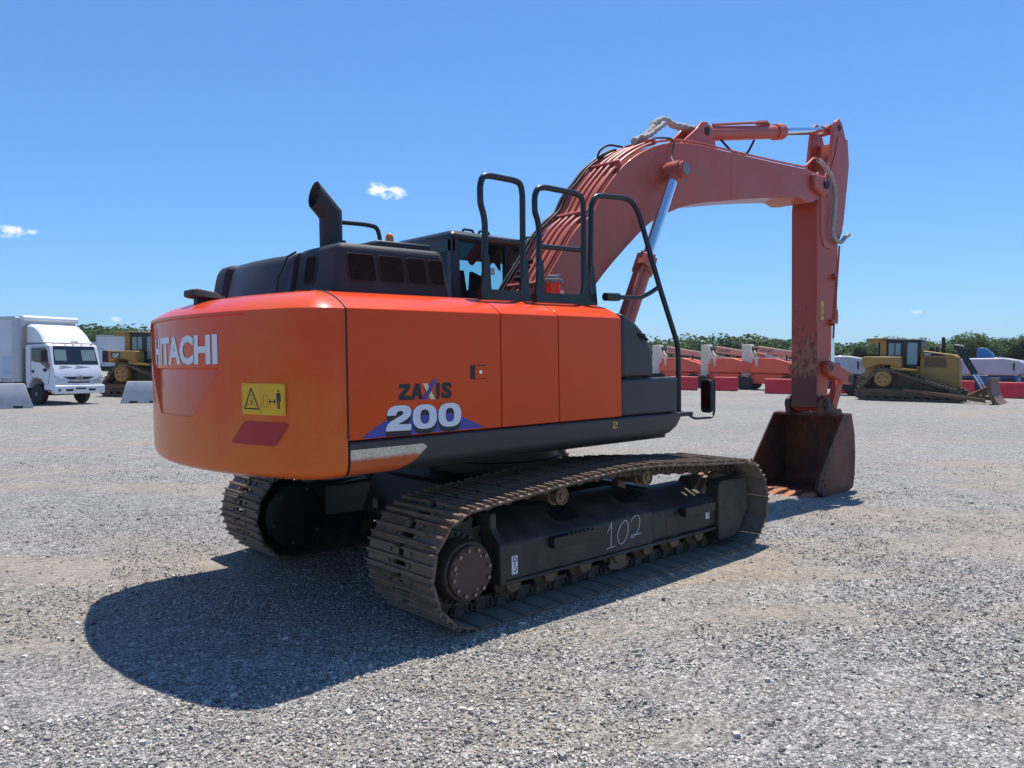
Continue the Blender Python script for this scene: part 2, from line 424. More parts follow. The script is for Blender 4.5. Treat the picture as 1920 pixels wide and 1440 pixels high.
# rubber seal lip on the shoulder between counterweight and first panel
MB().tube([(-2.146, -1.352, 1.30), (-2.146, -1.351, 2.098)] + [(-2.146, y - .001, z) for y, z in SH], .0065, 6).build('panel_seal', M['rubber'], ex)
# latch
m_ = MB(); m_.box(-1.190, -1.050, -1.3545, -1.351, 1.640, 1.738); m_.build('latch_recess', M['black_decal'], panels[0])
m_ = MB(); m_.box(-1.152, -1.055, -1.360, -1.352, 1.645, 1.733); lt = m_.build('latch', M['orange'], panels[0], bevel=.003)
m_ = MB(); m_.cyl((-1.105, -1.359, 1.69), (-1.105, -1.364, 1.69), .013, seg=14); m_.build('lock_barrel', M['chrome'], panels[0])
# rocker skirt
def skirt_ring(x, k=1., sgn=1):
    P = [(-1.22, 1.284), (-1.338, 1.284), (-1.354, 1.270), (-1.354, 1.15), (-1.342, 1.108), (-1.318, 1.082), (-1.28, 1.068), (-1.22, 1.064)]
    return [(x, y * sgn, 1.284 - (1.284 - z) * k) for y, z in P]
sk = []
for sgn in (1, -1):
    m_ = MB(); m_.loft([skirt_ring(x, k, sgn) for x, k in ((-2.139, 1), (.75, 1), (.95, .97), (1.08, .86), (1.15, .68), (1.185, .45), (1.192, .25))])
    sk.append(m_.build('rocker_skirt', M['darkgrey'], ex, angle=40))
# worn white/orange stripe on the skirt, following its lower roll
def skp(x, t): # t: 0 top .. 1 bottom
    P = [Vector((-1.3555, 1.233)), Vector((-1.3555, 1.15)), Vector((-1.3435, 1.107)), Vector((-1.3195, 1.0805)), Vector((-1.281, 1.0665))]
    q = t * 4; i = min(3, int(q)); v = P[i].lerp(P[i + 1], q - i); return (x, v.x, v.y)
m_ = MB(); N = 14; rows = []
for k in range(N + 1):
    t = k / N; x1 = -1.562 - .03 * (1 if k == 0 else 0) - max(0, (t - .08)) ** .8 * .28
    rows.append([skp(-2.134, t), skp(-1.85, t), skp(x1, t)])
vs = [p for r in rows for p in r]
m_.add(vs, [(3 * k + i, 3 * k + i + 1, 3 * k + i + 4, 3 * k + i + 3) for k in range(N) for i in (0, 1)])
m_.build('worn_stripe', M['stripe'], sk[0])
m_ = MB(); m_.box(.285, .338, -1.3568, -1.354, 1.199, 1.254); m_.build('caution_sticker', M['yellow_decal'], sk[0])
m_ = MB(); m_.prism([(.292, 1.248), (.312, 1.248), (.312, 1.228), (.292, 1.228)], 'y', -1.3582, -1.3568); m_.prism([(.310, 1.228), (.331, 1.228), (.331, 1.206), (.310, 1.206)], 'y', -1.3582, -1.3568); m_.build('sticker_mark', M['black_decal'], sk[0])

# ---- model lettering on the first panel ------------------------------------
YP = -1.3535
def flat(poly, m, name, lay=0, parent=panels[0]):
    y = YP - .0012 * lay
    mm = MB(); mm.add([(x, y, z) for x, z in poly], [list(range(len(poly)))]); return mm.build(name, m, parent, flat=True)
arc = [(-2.051, 1.297), (-2.0, 1.334), (-1.943, 1.366), (-1.87, 1.404), (-1.79, 1.434), (-1.70, 1.452), (-1.60, 1.457), (-1.5, 1.450), (-1.40, 1.430), (-1.30, 1.399), (-1.20, 1.360), (-1.12, 1.325), (-1.07, 1.302)]
flat(arc, M['blue_decal'], 'blue_arc', 0)
flat([(-1.775, 1.626), (-1.687, 1.626), (-1.687, 1.598), (-1.737, 1.549), (-1.687, 1.549), (-1.687, 1.523), (-1.779, 1.523), (-1.779, 1.549), (-1.729, 1.598), (-1.775, 1.598)], M['black_decal'], 'model_lettering', 0)
mA = MB()
for poly in ([(-1.689, 1.521), (-1.655, 1.521), (-1.622, 1.626), (-1.648, 1.626)], [(-1.591, 1.521), (-1.625, 1.521), (-1.640, 1.626), (-1.613, 1.626)], [(-1.665, 1.545), (-1.610, 1.545), (-1.614, 1.566), (-1.660, 1.566)]):
    mA.add([(x, YP - .0004 * len(mA.f), z) for x, z in poly], [(0, 1, 2, 3)])
mA.build('model_lettering', M['black_decal'], panels[0], flat=True)
flat([(-1.591, 1.626), (-1.553, 1.626), (-1.491, 1.519), (-1.530, 1.519)], M['cream_decal'], 'model_lettering', 1)
flat([(-1.506, 1.649), (-1.473, 1.649), (-1.560, 1.519), (-1.598, 1.518)], M['blue_decal'], 'model_lettering', 2)
flat([(-1.481, 1.627), (-1.449, 1.627), (-1.453, 1.519), (-1.485, 1.519)], M['black_decal'], 'model_lettering', 0)
lettering('model_lettering', 'S', lambda u, v: (-1.440 + .090 * u, YP, 1.519 + .109 * v), M['black_decal'], panels[0], bold=.06)
def ring_zero(cx, cz, rx, rz, hx, hz, n=36, pw=2.6):
    def e(a, x, z):
        c, s_ = math.cos(a), math.sin(a)
        return (cx + x * math.copysign(abs(c) ** (2 / pw), c), cz + z * math.copysign(abs(s_) ** (2 / pw), s_))
    o = [e(2 * pi * k / n, rx, rz) for k in range(n)]; i = [e(2 * pi * k / n, hx, hz) for k in range(n)]
    return o, i
two = [(-1.869, 1.428), (-1.866, 1.452), (-1.85, 1.475), (-1.82, 1.488), (-1.78, 1.491), (-1.73, 1.489), (-1.70, 1.478), (-1.686, 1.46), (-1.685, 1.44), (-1.693, 1.42), (-1.715, 1.402), (-1.75, 1.386), (-1.79, 1.371), (-1.686, 1.366), (-1.690, 1.326), (-1.880, 1.331), (-1.878, 1.352), (-1.866, 1.374), (-1.84, 1.393), (-1.80, 1.410), (-1.765, 1.424), (-1.747, 1.436), (-1.748, 1.449), (-1.765, 1.456), (-1.785, 1.453), (-1.797, 1.443), (-1.802, 1.428)]
SHD = (.0, -.034)
for nm, m, lay, off, st in (('number_shadow', 'black_decal', 1, SHD, 1), ('number_digits', 'white_decal', 2.5, (0, 0), 0)):
    mm = MB()
    y = YP - .0012 * lay
    mm.add([(x + off[0], y, z + off[1]) for x, z in two], [list(range(len(two)))])
    if st: # side of the drop shadow
        mm.add([(x, y + .0003, z + dz) for dz in (0, -.034) for x, z in ((-1.880, 1.331), (-1.690, 1.326))], [(0, 1, 3, 2)])
        mm.add([(x, y + .0003, z + dz) for dz in (0, -.034) for x, z in ((-1.869, 1.428), (-1.802, 1.428))], [(0, 1, 3, 2)])
        mm.add([(x, y + .0003, z + dz) for dz in (0, -.034) for x, z in ((-1.75, 1.386), (-1.686, 1.445))], [(0, 1, 3, 2)])
    for cx in (-1.578, -1.373):
        steps = (0, -.0085, -.017, -.0255, -.034) if st else (0,)
        for q, dz in enumerate(steps):
            o_, i_ = ring_zero(cx, 1.408 + dz, .096, .080, .036, .047)
            n = len(o_)
            mm.add([(x, y + .0002 * q, z) for x, z in o_ + i_], [(k, (k + 1) % n, n + (k + 1) % n, n + k) for k in range(n)])
    mm.build(nm, M[m], panels[0], flat=True)

# ---- front right boxes -----------------------------------------------------
m_ = MB(); m_.prism([(.407, 1.612), (.835, 1.612), (.838, 1.68), (.826, 1.78), (.80, 1.868), (.75, 1.945), (.68, 2.01), (.60, 2.066), (.52, 2.106), (.46, 2.13), (.407, 2.145)], 'y', -1.346, -.56)
m_.build('tank_cover', M['darkgrey'], ex, bevel=.035, seg=4, angle=50)
m_ = MB(); m_.box(.407, 1.172, -1.346, -.60, 1.289, 1.600); m_.build('tool_box', M['darkgrey'], ex, bevel=.022, seg=3)
m_ = MB(); m_.box(.862, 1.11, -1.25, -.68, 1.600, 1.622)
for k in range(9): m_.box(.875 + k * .026, .885 + k * .026, -1.24, -.69, 1.622, 1.630)
m_.build('step_plate', M['rubber'], ex)
m_ = MB(); m_.box(.44, .80, -1.02, -.66, 2.10, 2.165); m_.build('tank_step', M['rubber'], ex, bevel=.01)
m_ = MB(); m_.box(.62, .70, -1.362, -1.343, 1.955, 1.975); m_.bar((.66, -1.36, 1.96), (.71, -1.375, 1.92), .03, .012); m_.build('cover_latch', M['rubber'], ex)
# filler cap and canister behind the rails
m_ = MB(); m_.cyl((.22, -.72, 2.22), (.22, -.72, 2.42), .085, seg=24); fc = m_.build('filter_canister', M['orange'], ex)
m_ = MB(); m_.cyl((.22, -.72, 2.42), (.22, -.72, 2.455), .105, seg=24); m_.cyl((.24, -.72, 2.455), (.24, -.72, 2.49), .05, seg=14); m_.bar((.20, -.72, 2.485), (.32, -.72, 2.495), .05, .02); m_.build('canister_cap', mat('grey_cap', (.2, .2, .2), .6), fc, bevel=.004)
m_ = MB(); m_.box(.245, .285, -.812, -.80, 2.26, 2.36); m_.build('canister_label', M['white_decal'], fc)

# ---- hand rails -------------------------------------------------------------
YR = -1.0
def rail3(pts, y=YR): return [(x, y, z) for x, z in pts]
r1 = [(-.757, 2.24), (-.745, 2.8), (-.757, 2.87), (-.787, 2.946), (-.787, 3.082), (-.76, 3.15), (-.702, 3.165), (-.448, 3.165), (-.375, 3.15), (-.357, 3.065), (-.363, 2.24)]
r2 = [(-.195, 2.24), (-.180, 2.796), (-.195, 2.886), (-.226, 2.944), (-.226, 3.066), (-.195, 3.135), (-.116, 3.155), (.235, 3.153), (.322, 3.135), (.341, 3.056), (.335, 2.24)]
for pts, mid in ((r1, [(-.745, 2.686), (-.358, 2.686)]), (r2, [(-.18, 2.676), (.338, 2.686)])):
    m_ = MB(); m_.tube(fillet(rail3(pts), .07), .0245, 12); m_.tube(rail3(mid), .022, 10)
    x0, x1 = pts[0][0], pts[-1][0]
    m_.box(x0 - .05, x1 + .05, YR - .035, YR + .02, 2.225, 2.305)
    for x, sx in ((x0, -1), (x1, 1)):
        m_.prism([(x - .045, 2.225), (x + .045, 2.225), (x + .032, 2.45), (x + .028, 2.56), (x - .028, 2.56), (x - .034, 2.45), (x - .06, 2.30)], 'y', YR - .034, YR - .012)
    m_.build('hand_rail', M['rail'], ex, angle=45)
m_ = MB()
path = [(.406, -1.0, 2.24), (.433, -1.0, 2.969), (.435, -1.0, 3.067), (.479, -1.0, 3.15), (.553, -1.0, 3.172), (.885, -1.0, 3.192), (.985, -1.005, 3.165), (1.057, -1.01, 3.08), (1.24, -1.10, 2.406), (1.428, -1.15, 1.903), (1.445, -1.15, 1.80), (1.442, -1.15, 1.245)]
m_.tube(fillet(path, .07), .0245, 12)
m_.tube(fillet([(1.228, -1.095, 2.412), (1.101, -1.1, 2.354), (.964, -1.1, 2.305), (.65, -1.1, 2.297), (.50, -1.1, 2.294)], .04), .02, 10)
m_.tube([(.66, -1.1, 2.298), (.49, -1.1, 2.294)], .036, 10)
m_.prism([(.36, 2.225), (.47, 2.225), (.40 + .045, 2.45), (.40 + .03, 2.56), (.40 - .02, 2.56), (.40 - .03, 2.45)], 'y', YR - .034, YR - .012)
m_.build('hand_rail', M['rail'], ex, angle=45)
m_ = MB(); m_.box(1.16, 1.46, -1.30, -.75, 1.235, 1.27); m_.tube([(1.44, -1.15, 1.25), (1.19, -1.2, 1.25)], .02); m_.build('front_step', M['black'], ex, bevel=.005)
# front right mirror
m_ = MB(); m_.tube(fillet([(1.42, -1.28, 1.24), (1.48, -1.30, 1.205), (1.70, -1.34, 1.205), (1.735, -1.34, 1.25), (1.74, -1.34, 1.56)], .05), .011, 8); ma = m_.build('mirror_arm', M['rail'], ex)
m_ = MB()
mfw = Vector((-.96, .28, 0)).normalized(); mrt = Vector((-.28, -.96, 0)).normalized(); mc = Vector((1.62, -1.33, 1.408))
def rrect(c, u, w, hu, hv, r, n=6):
    P = []
    for sx, sy, a0 in ((1, 1, 0), (-1, 1, pi / 2), (-1, -1, pi), (1, -1, 1.5 * pi)):
        for k in range(n + 1):
            a = a0 + pi / 2 * k / n
            P.append(c + u * (sx * (hu - r) + r * math.cos(a)) + w * (sy * (hv - r) + r * math.sin(a)))
    return P
uz = Vector((0, 0, 1))
m_.loft([rrect(mc - mfw * .05, mrt, uz, .05, .12, .03), rrect(mc - mfw * .03, mrt, uz, .066, .15, .035), rrect(mc, mrt, uz, .072, .155, .035), rrect(mc + mfw * .006, mrt, uz, .070, .153, .035)])
mh = m_.build('mirror_housing', M['rubber'], ex)
m_ = MB(); P = rrect(mc + mfw * .008, mrt, uz, .058, .13, .028); m_.add(P, [list(range(len(P)))]); m_.build('mirror_glass', M['mirror'], mh, flat=True)

# ---- engine hood -------------------------------------------------------------
def rblock(x0, x1, y0, y1, z0, z1, tx0, tx1, ty0, ty1, r=.06, n=5):
    """block tapering from its foot (x0..y1) to its top (tx0..ty1) with rounded corners and top edge"""
    rings = []
    for t in [0, .5, 1]:
        rings.append((x0 + (tx0 - x0) * t, x1 + (tx1 - x1) * t, y0 + (ty0 - y0) * t, y1 + (ty1 - y1) * t, z0 + (z1 - r - z0) * t, 0))
    for k in range(1, n + 1):
        a = pi / 2 * k / n; rings.append((tx0, tx1, ty0, ty1, z1 - r + r * math.sin(a), r * (1 - math.cos(a))))
    out = []
    for a, b, c, d, z, ins in rings:
        cx, cy = (a + b) / 2, (c + d) / 2
        out.append(rrect(Vector((cx, cy, z)), Vector((1, 0, 0)), Vector((0, 1, 0)), (b - a) / 2 - ins, (d - c) / 2 - ins, max(.015, r - ins * .6), 4))
    m = MB(); m.loft(out); return m
hd = rblock(-1.905, -.865, -.775, -.13, 2.20, 2.605, -1.845, -.935, -.745, -.13, .06).build('engine_hood', M['charcoal'], ex, angle=45)
def quad_plate(name, pts, mt, parent): return MB().add(pts, [(0, 1, 2, 3)]).build(name, mt, parent, flat=True)
# louvre windows on the hood flank: sunk frames with slats
fl = lambda x, z: (x, -.777 + (z - 2.20) / .345 * .030, z)
for x0, x1, k in ((-1.775, -1.555, .02), (-1.52, -1.315, .012), (-1.285, -1.115, .006), (-1.085, -.955, 0)):
    m_ = MB(); P = []
    zt, zb = 2.527, 2.338
    pts = rrect(Vector(((x0 + x1) / 2, 0, (zt + zb) / 2)), Vector((1, 0, 0)), Vector((0, 0, 1)), (x1 - x0) / 2, (zt - zb) / 2, .025, 4)
    vs = []
    for p in pts: q = fl(p.x + (p.z - zb) * -.08, p.z); vs.append((q[0], q[1] - .0025, q[2]))
    m_.add(vs, [list(range(len(vs)))])
    g_ = m_.build('side_grille', M['mesh_grille'], hd, flat=True)
    m_ = MB(); rim = [Vector((q[0], q[1] - .002, q[2])) for q in vs]; m_.tube(rim + [rim[0]], .004, 6); m_.build('grille_rim', M['charcoal'], hd)
rf = lambda y, z: (-1.9065 + (z - 2.2) / .345 * .06, y, z)
m_ = MB(); pts = rrect(Vector((0, -.38, 2.435)), Vector((0, 1, 0)), Vector((0, 0, 1)), .085, .10, .03, 4); m_.add([rf(p.y, p.z) for p in pts], [list(range(len(pts)))]); m_.build('rear_grille', M['mesh_grille'], hd, flat=True)
m_ = MB(); m_.tube([Vector(rf(p.y, p.z)) for p in pts + [pts[0]]], .007, 6); m_.build('grille_rim', M['charcoal'], hd)
def cover_loft(secs):
    rings = []
    for y, xb, xt, z in secs:
        rings.append([(xb, y, 2.19), (xb + (xt - xb) * .8, y, z - .07), (xt + .006, y, z - .035), (xt + .03, y, z - .010), (xt + .075, y, z), (-1.3, y, z + .004), (-1.0, y, z - .01), (-.96, y, 2.19)])
    m = MB(); m.loft(rings); return m
hb = mat('grey_plastic_cover', (.055, .055, .062), .42, dirt=(.14, .13, .12), amount=.3, scale=2.5, bmp=.04, bscale=200)
cover_loft(((-.13, -1.925, -1.855, 2.598), (-.02, -1.975, -1.90, 2.586), (.10, -2.04, -1.965, 2.577), (.35, -2.085, -2.0, 2.572), (.60, -2.10, -2.01, 2.565), (.645, -2.09, -2.0, 2.555))).build('engine_hood', hb, ex, angle=45)
cover_loft(((.655, -2.085, -2.0, 2.548), (.69, -2.12, -2.045, 2.566), (.84, -2.12, -2.05, 2.562), (.95, -2.09, -2.02, 2.53), (1.03, -2.02, -1.95, 2.46), (1.09, -1.93, -1.86, 2.36), (1.12, -1.82, -1.78, 2.25))).build('side_cover', M['charcoal'], ex, angle=45)
m_ = MB(); m_.prism([(-1.50, 2.60), (-1.44, 2.665), (-.96, 2.665), (-.93, 2.60)], 'y', -.60, .14); m_.build('hood_lid', M['black'], ex, bevel=.012)
m_ = MB()
for x, y in ((-1.76, -.66), (-1.79, -.45), (-1.52, -.66)):
    m_ = MB(); m_.cyl((x, y, 2.60), (x, y, 2.622), .022, seg=10); m_.build('hood_bolt', M['black'], hd)
m_ = MB(); m_.tube([(-1.98, -.02, 2.20), (-1.962, -.05, 2.40), (-1.90, -.09, 2.56), (-1.84, -.11, 2.598)], .008, 6); m_.build('cover_seam', M['black_decal'], hd)
# exhaust: upright with a mitred, slash-cut outlet towards the rear
er = .084; ec = (-1.652, -.30); N = 28
def ell(fn): return [fn(2 * pi * k / N) for k in range(N)]
base = ell(lambda a: Vector((ec[0] + er * math.cos(a), ec[1] + er * math.sin(a), 2.60)))
def mit(a, r=er): x = r * math.cos(a); return Vector((ec[0] + x, ec[1] + r * math.sin(a), 2.868 + .414 * x))
mitre = ell(mit)
ax = Vector((-1, 0, 1.0)).normalized()
def cut(p): t = ((ec[0] - .150 + (p.z - 2.9) * .20) - p.x) / (ax.x - .2 * ax.z); return p + ax * t
top = [cut(p) for p in mitre]
inn = [cut(mit(a, er - .006)) for a in [2 * pi * k / N for k in range(N)]]
inm = [mit(a, er - .006) for a in [2 * pi * k / N for k in range(N)]]
m_ = MB(); m_.loft([base, mitre, top, inn, inm], True, False); m_.add(inm, [list(range(N))]); m_.build('exhaust_pipe', M['charcoal'], ex, angle=28)
m_ = MB(); m_.tube(fillet([(-1.55, -.22, 2.835), (-1.30, -.20, 2.845), (-1.19, -.20, 2.835), (-1.165, -.20, 2.76), (-1.165, -.20, 2.62)], .08), .018, 10); m_.build('hood_rail', M['rail'], ex)
m_ = MB(); m_.lathe([(.045, 0), (.045, .03), (.036, .035), (.036, .075), (.030, .095), (.016, .11), (.002, .115)], (-.80, .22, 2.765), 'z', 18); m_.build('beacon_light', M['amber'], ex)
m_ = MB(); m_.cyl((-.80, .22, 2.58), (-.80, .22, 2.767), .022, seg=10); m_.box(-.95, -.62, .12, .34, 2.2, 2.62); m_.build('beacon_bracket', M['black'], ex)

# ---- cab ----------------------------------------------------------------------
cb = M['darkgrey']
cab = empty('cab'); cab.parent = ex
cx0, cx1, cy0, cy1, zr, zw = -.06, 1.72, .31, 1.31, 2.99, 2.30
m_ = MB(); m_.box(cx0, cx1 - .1, cy0, cy1, 1.16, zw); m_.build('cab_body', cb, cab, bevel=.03)
m_ = MB()
m_.loft([[(cx0 - .0, y, 2.90) for y in (cy0, cy1)] + [(cx1 - .1, y, 2.86) for y in (cy1, cy0)],
         [(cx0 - .01, y, 2.96) for y in (cy0 - .01, cy1 + .01)] + [(cx1 - .08, y, 2.91) for y in (cy1 + .01, cy0 - .01)],
         [(cx0 + .05, y, 3.005) for y in (cy0 + .06, cy1 - .06)] + [(cx1 - .25, y, 2.985) for y in (cy1 - .06, cy0 + .06)]])
m_.build('cab_roof', cb, cab, bevel=.03, seg=3)
for nm, x0, x1, y in (('cab_pillar', cx0, cx0 + .10, cy0), ('cab_pillar', .62, .70, cy0), ('cab_pillar', cx0, cx0 + .10, cy1 - .07), ('cab_pillar', .66, .74, cy1 - .07)):
    m_ = MB(); m_.box(x0, x1, y, y + .07, zw - .02, 2.92); m_.build(nm, cb, cab, bevel=.012)
for y in (cy0, cy1 - .06):
    m_ = MB(); m_.bar((1.60, y + .03, zw - .05), (1.50, y + .03, 2.9), .06, .09); m_.build('cab_pillar', cb, cab, bevel=.012)
m_ = MB(); m_.box(cx0, cx0 + .04, cy0, cy1, 2.80, 2.92); m_.build('rear_header', cb, cab)
for nm, pts in (('side_window', [(cx0 + .08, cy0 + .012, zw - .02), (1.56, cy0 + .012, zw - .02), (1.48, cy0 + .012, 2.9), (cx0 + .08, cy0 + .012, 2.9)]),
                ('side_window', [(cx0 + .08, cy1 - .012, zw - .02), (1.56, cy1 - .012, zw - .02), (1.48, cy1 - .012, 2.9), (cx0 + .08, cy1 - .012, 2.9)]),
                ('rear_window', [(cx0 + .012, cy0 + .05, zw - .02), (cx0 + .012, cy1 - .05, zw - .02), (cx0 + .012, cy1 - .05, 2.85), (cx0 + .012, cy0 + .05, 2.85)]),
                ('windscreen', [(1.60, cy0 + .05, zw - .05), (1.60, cy1 - .05, zw - .05), (1.505, cy1 - .05, 2.88), (1.505, cy0 + .05, 2.88)])):
    quad_plate(nm, pts, M['glass'], cab)
m_ = MB(); P = [(.02, 2.90)] + [(.02 + .55 * t, 2.73 - .035 * math.cos(t * 6 * pi) - .05 * t) for t in [k / 20 for k in range(21)]] + [(.57, 2.90)]
m_.prism(P, 'y', cy0 + .03, cy0 + .036); m_.build('sun_visor', M['dark_glass'], cab)
m_ = MB(); m_.box(cx0 + .03, 1.45, cy0 + .05, cy1 - .06, 2.865, 2.905); m_.build('headliner', M['seat'], cab)
m_ = MB(); m_.box(.30, .80, .56, 1.06, 2.05, 2.38); m_.prism([(.22, 2.2), (.38, 2.2), (.30, 2.66), (.18, 2.66)], 'y', .58, 1.04); m_.prism([(.20, 2.66), (.30, 2.66), (.28, 2.84), (.20, 2.84)], 'y', .70, .92); m_.box(.3, .9, .46, .55, 2.2, 2.45); m_.box(.3, .9, 1.07, 1.16, 2.2, 2.45); m_.tube([(.92, .5, 2.4), (.95, .5, 2.55)], .025); m_.build('operator_seat', M['seat'], cab, bevel=.03)
m_ = MB(); m_.bar((.10, cy1 - .03, 2.55), (1.5, cy1 - .03, 2.52), .02); m_.bar((.30, cy1 - .04, 2.3), (.24, cy1 - .04, 2.88), .025); m_.build('door_frame', M['black'], cab)
m_ = MB(); m_.box(.36, .47, cy0 + .004, cy0 + .008, 2.60, 2.67); m_.build('window_sticker', M['white_decal'], cab)
for x in (.15, .35, .98):
    m_ = MB(); m_.tube(fillet([(x, cy0 + .10, 2.985), (x + .01, cy0 + .10, 3.03), (x + .13, cy0 + .10, 3.028), (x + .14, cy0 + .10, 2.98)], .02), .012, 6); m_.build('roof_handle', M['black'], cab)
m_ = MB(); m_.prism([(.62, 2.31), (1.0, 2.31), (.9, 2.62), (.66, 2.7)], 'y', .9, .95); m_.tube([(1.1, .6, 2.3), (1.12, .6, 2.62)], .03); m_.box(1.05, 1.3, 1.0, 1.2, 2.25, 2.5); m_.build('cab_console', M['seat'], cab)
# ---- boom -----------------------------------------------------------------------
YN, YF = -.42, .08; YC = (YN + YF) / 2
k_ = (5.601 + YN) / (5.601 - .46)
def nb(p): return (-4.589 + (p[0] + 4.589) * k_, 1.78 + (p[1] - 1.78) * k_)
up_ = [nb(p) for p in [(1.038, 3.153), (1.217, 3.393), (1.489, 3.659), (1.763, 3.839), (2.05, 3.967), (2.30, 4.035), (2.55, 4.074), (2.842, 4.10), (3.213, 4.108), (4.081, 4.135), (5.0, 4.172)]]
lo_ = [nb(p) for p in [(1.065, 2.46), (1.284, 2.663), (1.643, 2.954), (1.9, 3.14), (2.167, 3.267), (2.503, 3.39), (2.85, 3.47), (3.208, 3.532), (4.114, 3.68), (4.931, 3.789)]]
foot_u = [(.02, 1.86), (.10, 2.0), (.33, 2.33), (.62, 2.70), (.86, 2.99)]
foot_l = [(.62, 1.95), (.80, 2.16), (.95, 2.33)]
U2 = [(v.x, v.y) for v in spline([(p[0], p[1], 0) for p in foot_u + up_], 4)]
L2 = [(v.x, v.y) for v in spline([(p[0], p[1], 0) for p in foot_l + lo_], 4)]
nose = [(5.22, 4.20), (5.45, 4.19), (5.60, 4.15), (5.68, 4.05), (5.66, 3.94), (5.56, 3.86), (5.38, 3.79), (5.2, 3.77)]
footp = [(.35, 1.72), (.22, 1.66), (.09, 1.68), (.02, 1.76)]
prof = U2 + nose + L2[::-1] + footp
m_ = MB(); m_.prism(prof, 'y', YN, YF); boom = m_.build('boom', M['faded'], ex, bevel=.008, angle=24)
# plate edges standing proud along top and bottom (welded flanges), weld seam, side bosses
m_ = MB()
for (xa, xb) in ((0, len(U2) - 1),):
    pass
m_.box(3.47, 3.476, YN - .002, YN, 3.60, 4.12)
m_.build('weld_seam', M['faded'], boom)
for s_, y0, y1 in ((-1, YN - .29, YN), (1, YF, YF + .29)):
    m_ = MB(); m_.cyl((2.19, y0, 3.70), (2.19, y1, 3.70), .085, seg=28)
    ya = YN if s_ < 0 else YF
    m_.cyl((2.19, ya, 3.70), (2.19, ya + s_ * .035, 3.70), .22, .13, seg=36)
    m_.build('pin_boss', M['faded'], boom)
    m_ = MB(); ye = y0 if s_ < 0 else y1
    m_.cyl((2.19, ye, 3.70), (2.19, ye + s_ * .008, 3.70), .062, seg=20)
    m_.build('pin_cap', M['bolt'], boom)
for y0, y1 in ((YN - .07, YN), (YF, YF + .07)):
    MB().prism([(5.30, 4.14), (5.62, 4.15), (5.72, 4.05), (5.68, 3.93), (5.58, 3.88), (5.32, 3.97)], 'y', y0, y1).build('nose_boss', M['faded'], boom, bevel=.02)
m_ = MB(); m_.cyl((5.60, YN - .09, 4.035), (5.60, YN - .07, 4.035), .06, seg=20); m_.build('pin_cap', M['rubber'], boom)
# cylinder bracket on the boom back
m_ = MB()
for y in (YC - .14, YC + .10): MB().prism([(2.60, 4.08), (2.95, 4.33), (3.05, 4.43), (3.15, 4.45), (3.26, 4.40), (3.30, 4.30), (3.36, 4.11)], 'y', y, y + .04).build('cylinder_bracket', M['faded'], boom, bevel=.01)
m_ = MB()
for y in (YC - .147, YC + .14): m_.cyl((3.15, y, 4.34), (3.15, y + .007, 4.34), .05, seg=18)
m_.build('pin_cap', M['rubber'], boom)
def up_at(s):   # point on the upper edge by fraction, with outward normal
    i = min(int(s * (len(U2) - 1)), len(U2) - 2); f = s * (len(U2) - 1) - i
    p = Vector(U2[i]).lerp(Vector(U2[i + 1]), f); t = Vector(U2[min(i + 3, len(U2) - 1)]) - Vector(U2[max(i - 2, 0)]); t.normalize()
    return p, Vector((-t.y, t.x))
def back_pipe(y0, y1, off, s0, s1, r, m, name, n=46, wob=0):
    P = []
    for k in range(n + 1):
        s = s0 + (s1 - s0) * k / n; p, nn = up_at(s); q = p + nn * (off + wob * math.sin(k * .9))
        P.append((q.x, y0 + (y1 - y0) * k / n + wob * math.sin(k * .5), q.y))
    m2 = MB(); m2.tube(P, r, 8); return m2.build(name, m, boom)
for y0, y1, off, s0, s1, r in ((-.19, -.19, .045, .03, .60, .020), (-.28, -.28, .045, .05, .62, .020), (-.37, -.375, .035, .10, 1., .013), (-.10, -.10, .045, .10, .58, .018), (-.335, -.34, .03, .12, .60, .012), (.0, .0, .05, .04, .60, .018)):
    back_pipe(y0, y1, off, s0, s1, r, M['faded'], 'hydraulic_pipe')
for y0, y1, off, s0, s1, r, w in ((.045, .03, .085, .06, .56, .016, .004), (.005, -.02, .08, .08, .56, .013, .006), (.06, .05, .05, .05, .50, .013, .003)):
    back_pipe(y0, y1, off, s0, s1, r, M['rubber'], 'hydraulic_hose', wob=w)
for s in (.15, .32, .47, .6):
    m_ = MB(); p, nn = up_at(s); t = Vector((nn.y, -nn.x)); q = p + nn * .045
    m_.obox((q.x, YC - .03, q.y), Vector((t.x, 0, t.y)), Vector((0, 1, 0)), Vector((nn.x, 0, nn.y)), .015, .20, .034)
    m_.build('pipe_clamp', M['faded'], boom, bevel=.006)
m_ = MB()
for s in (.16, .17, .18, .19):
    for y in (-.16, -.12, -.08):
        p, nn = up_at(s); q = p + nn * .05; m_.cyl((q.x, y, q.y), (q.x + nn.x * .05, y, q.y + nn.y * .05), .016, seg=8)
m_.build('hose_fittings', M['rubber'], boom)
m_ = MB(); m_.tube(fillet([(1.98, -.05, 4.02), (1.78, -.02, 4.02), (1.66, -.0, 3.94), (1.63, .0, 3.84), (1.7, 0, 3.8), (1.8, 0, 3.9)], .06), .012, 8); m_.build('hydraulic_hose', M['rubber'], boom); m_ = MB(); m_.tube(spline([(2.25, -.25, 4.12), (2.35, -.43, 4.08), (2.27, -.47, 3.88), (2.19, -.56, 3.79)], 6), .010, 8); m_.build('hydraulic_hose', M['rubber'], boom)
# pipe end rising to the arm
m_ = MB(); m_.tube(fillet([(5.02, -.375, 4.222), (5.24, -.38, 4.235), (5.50, -.38, 4.40), (5.62, -.38, 4.39)], .05), .015, 8); m_.build('hydraulic_pipe', M['faded'], boom)
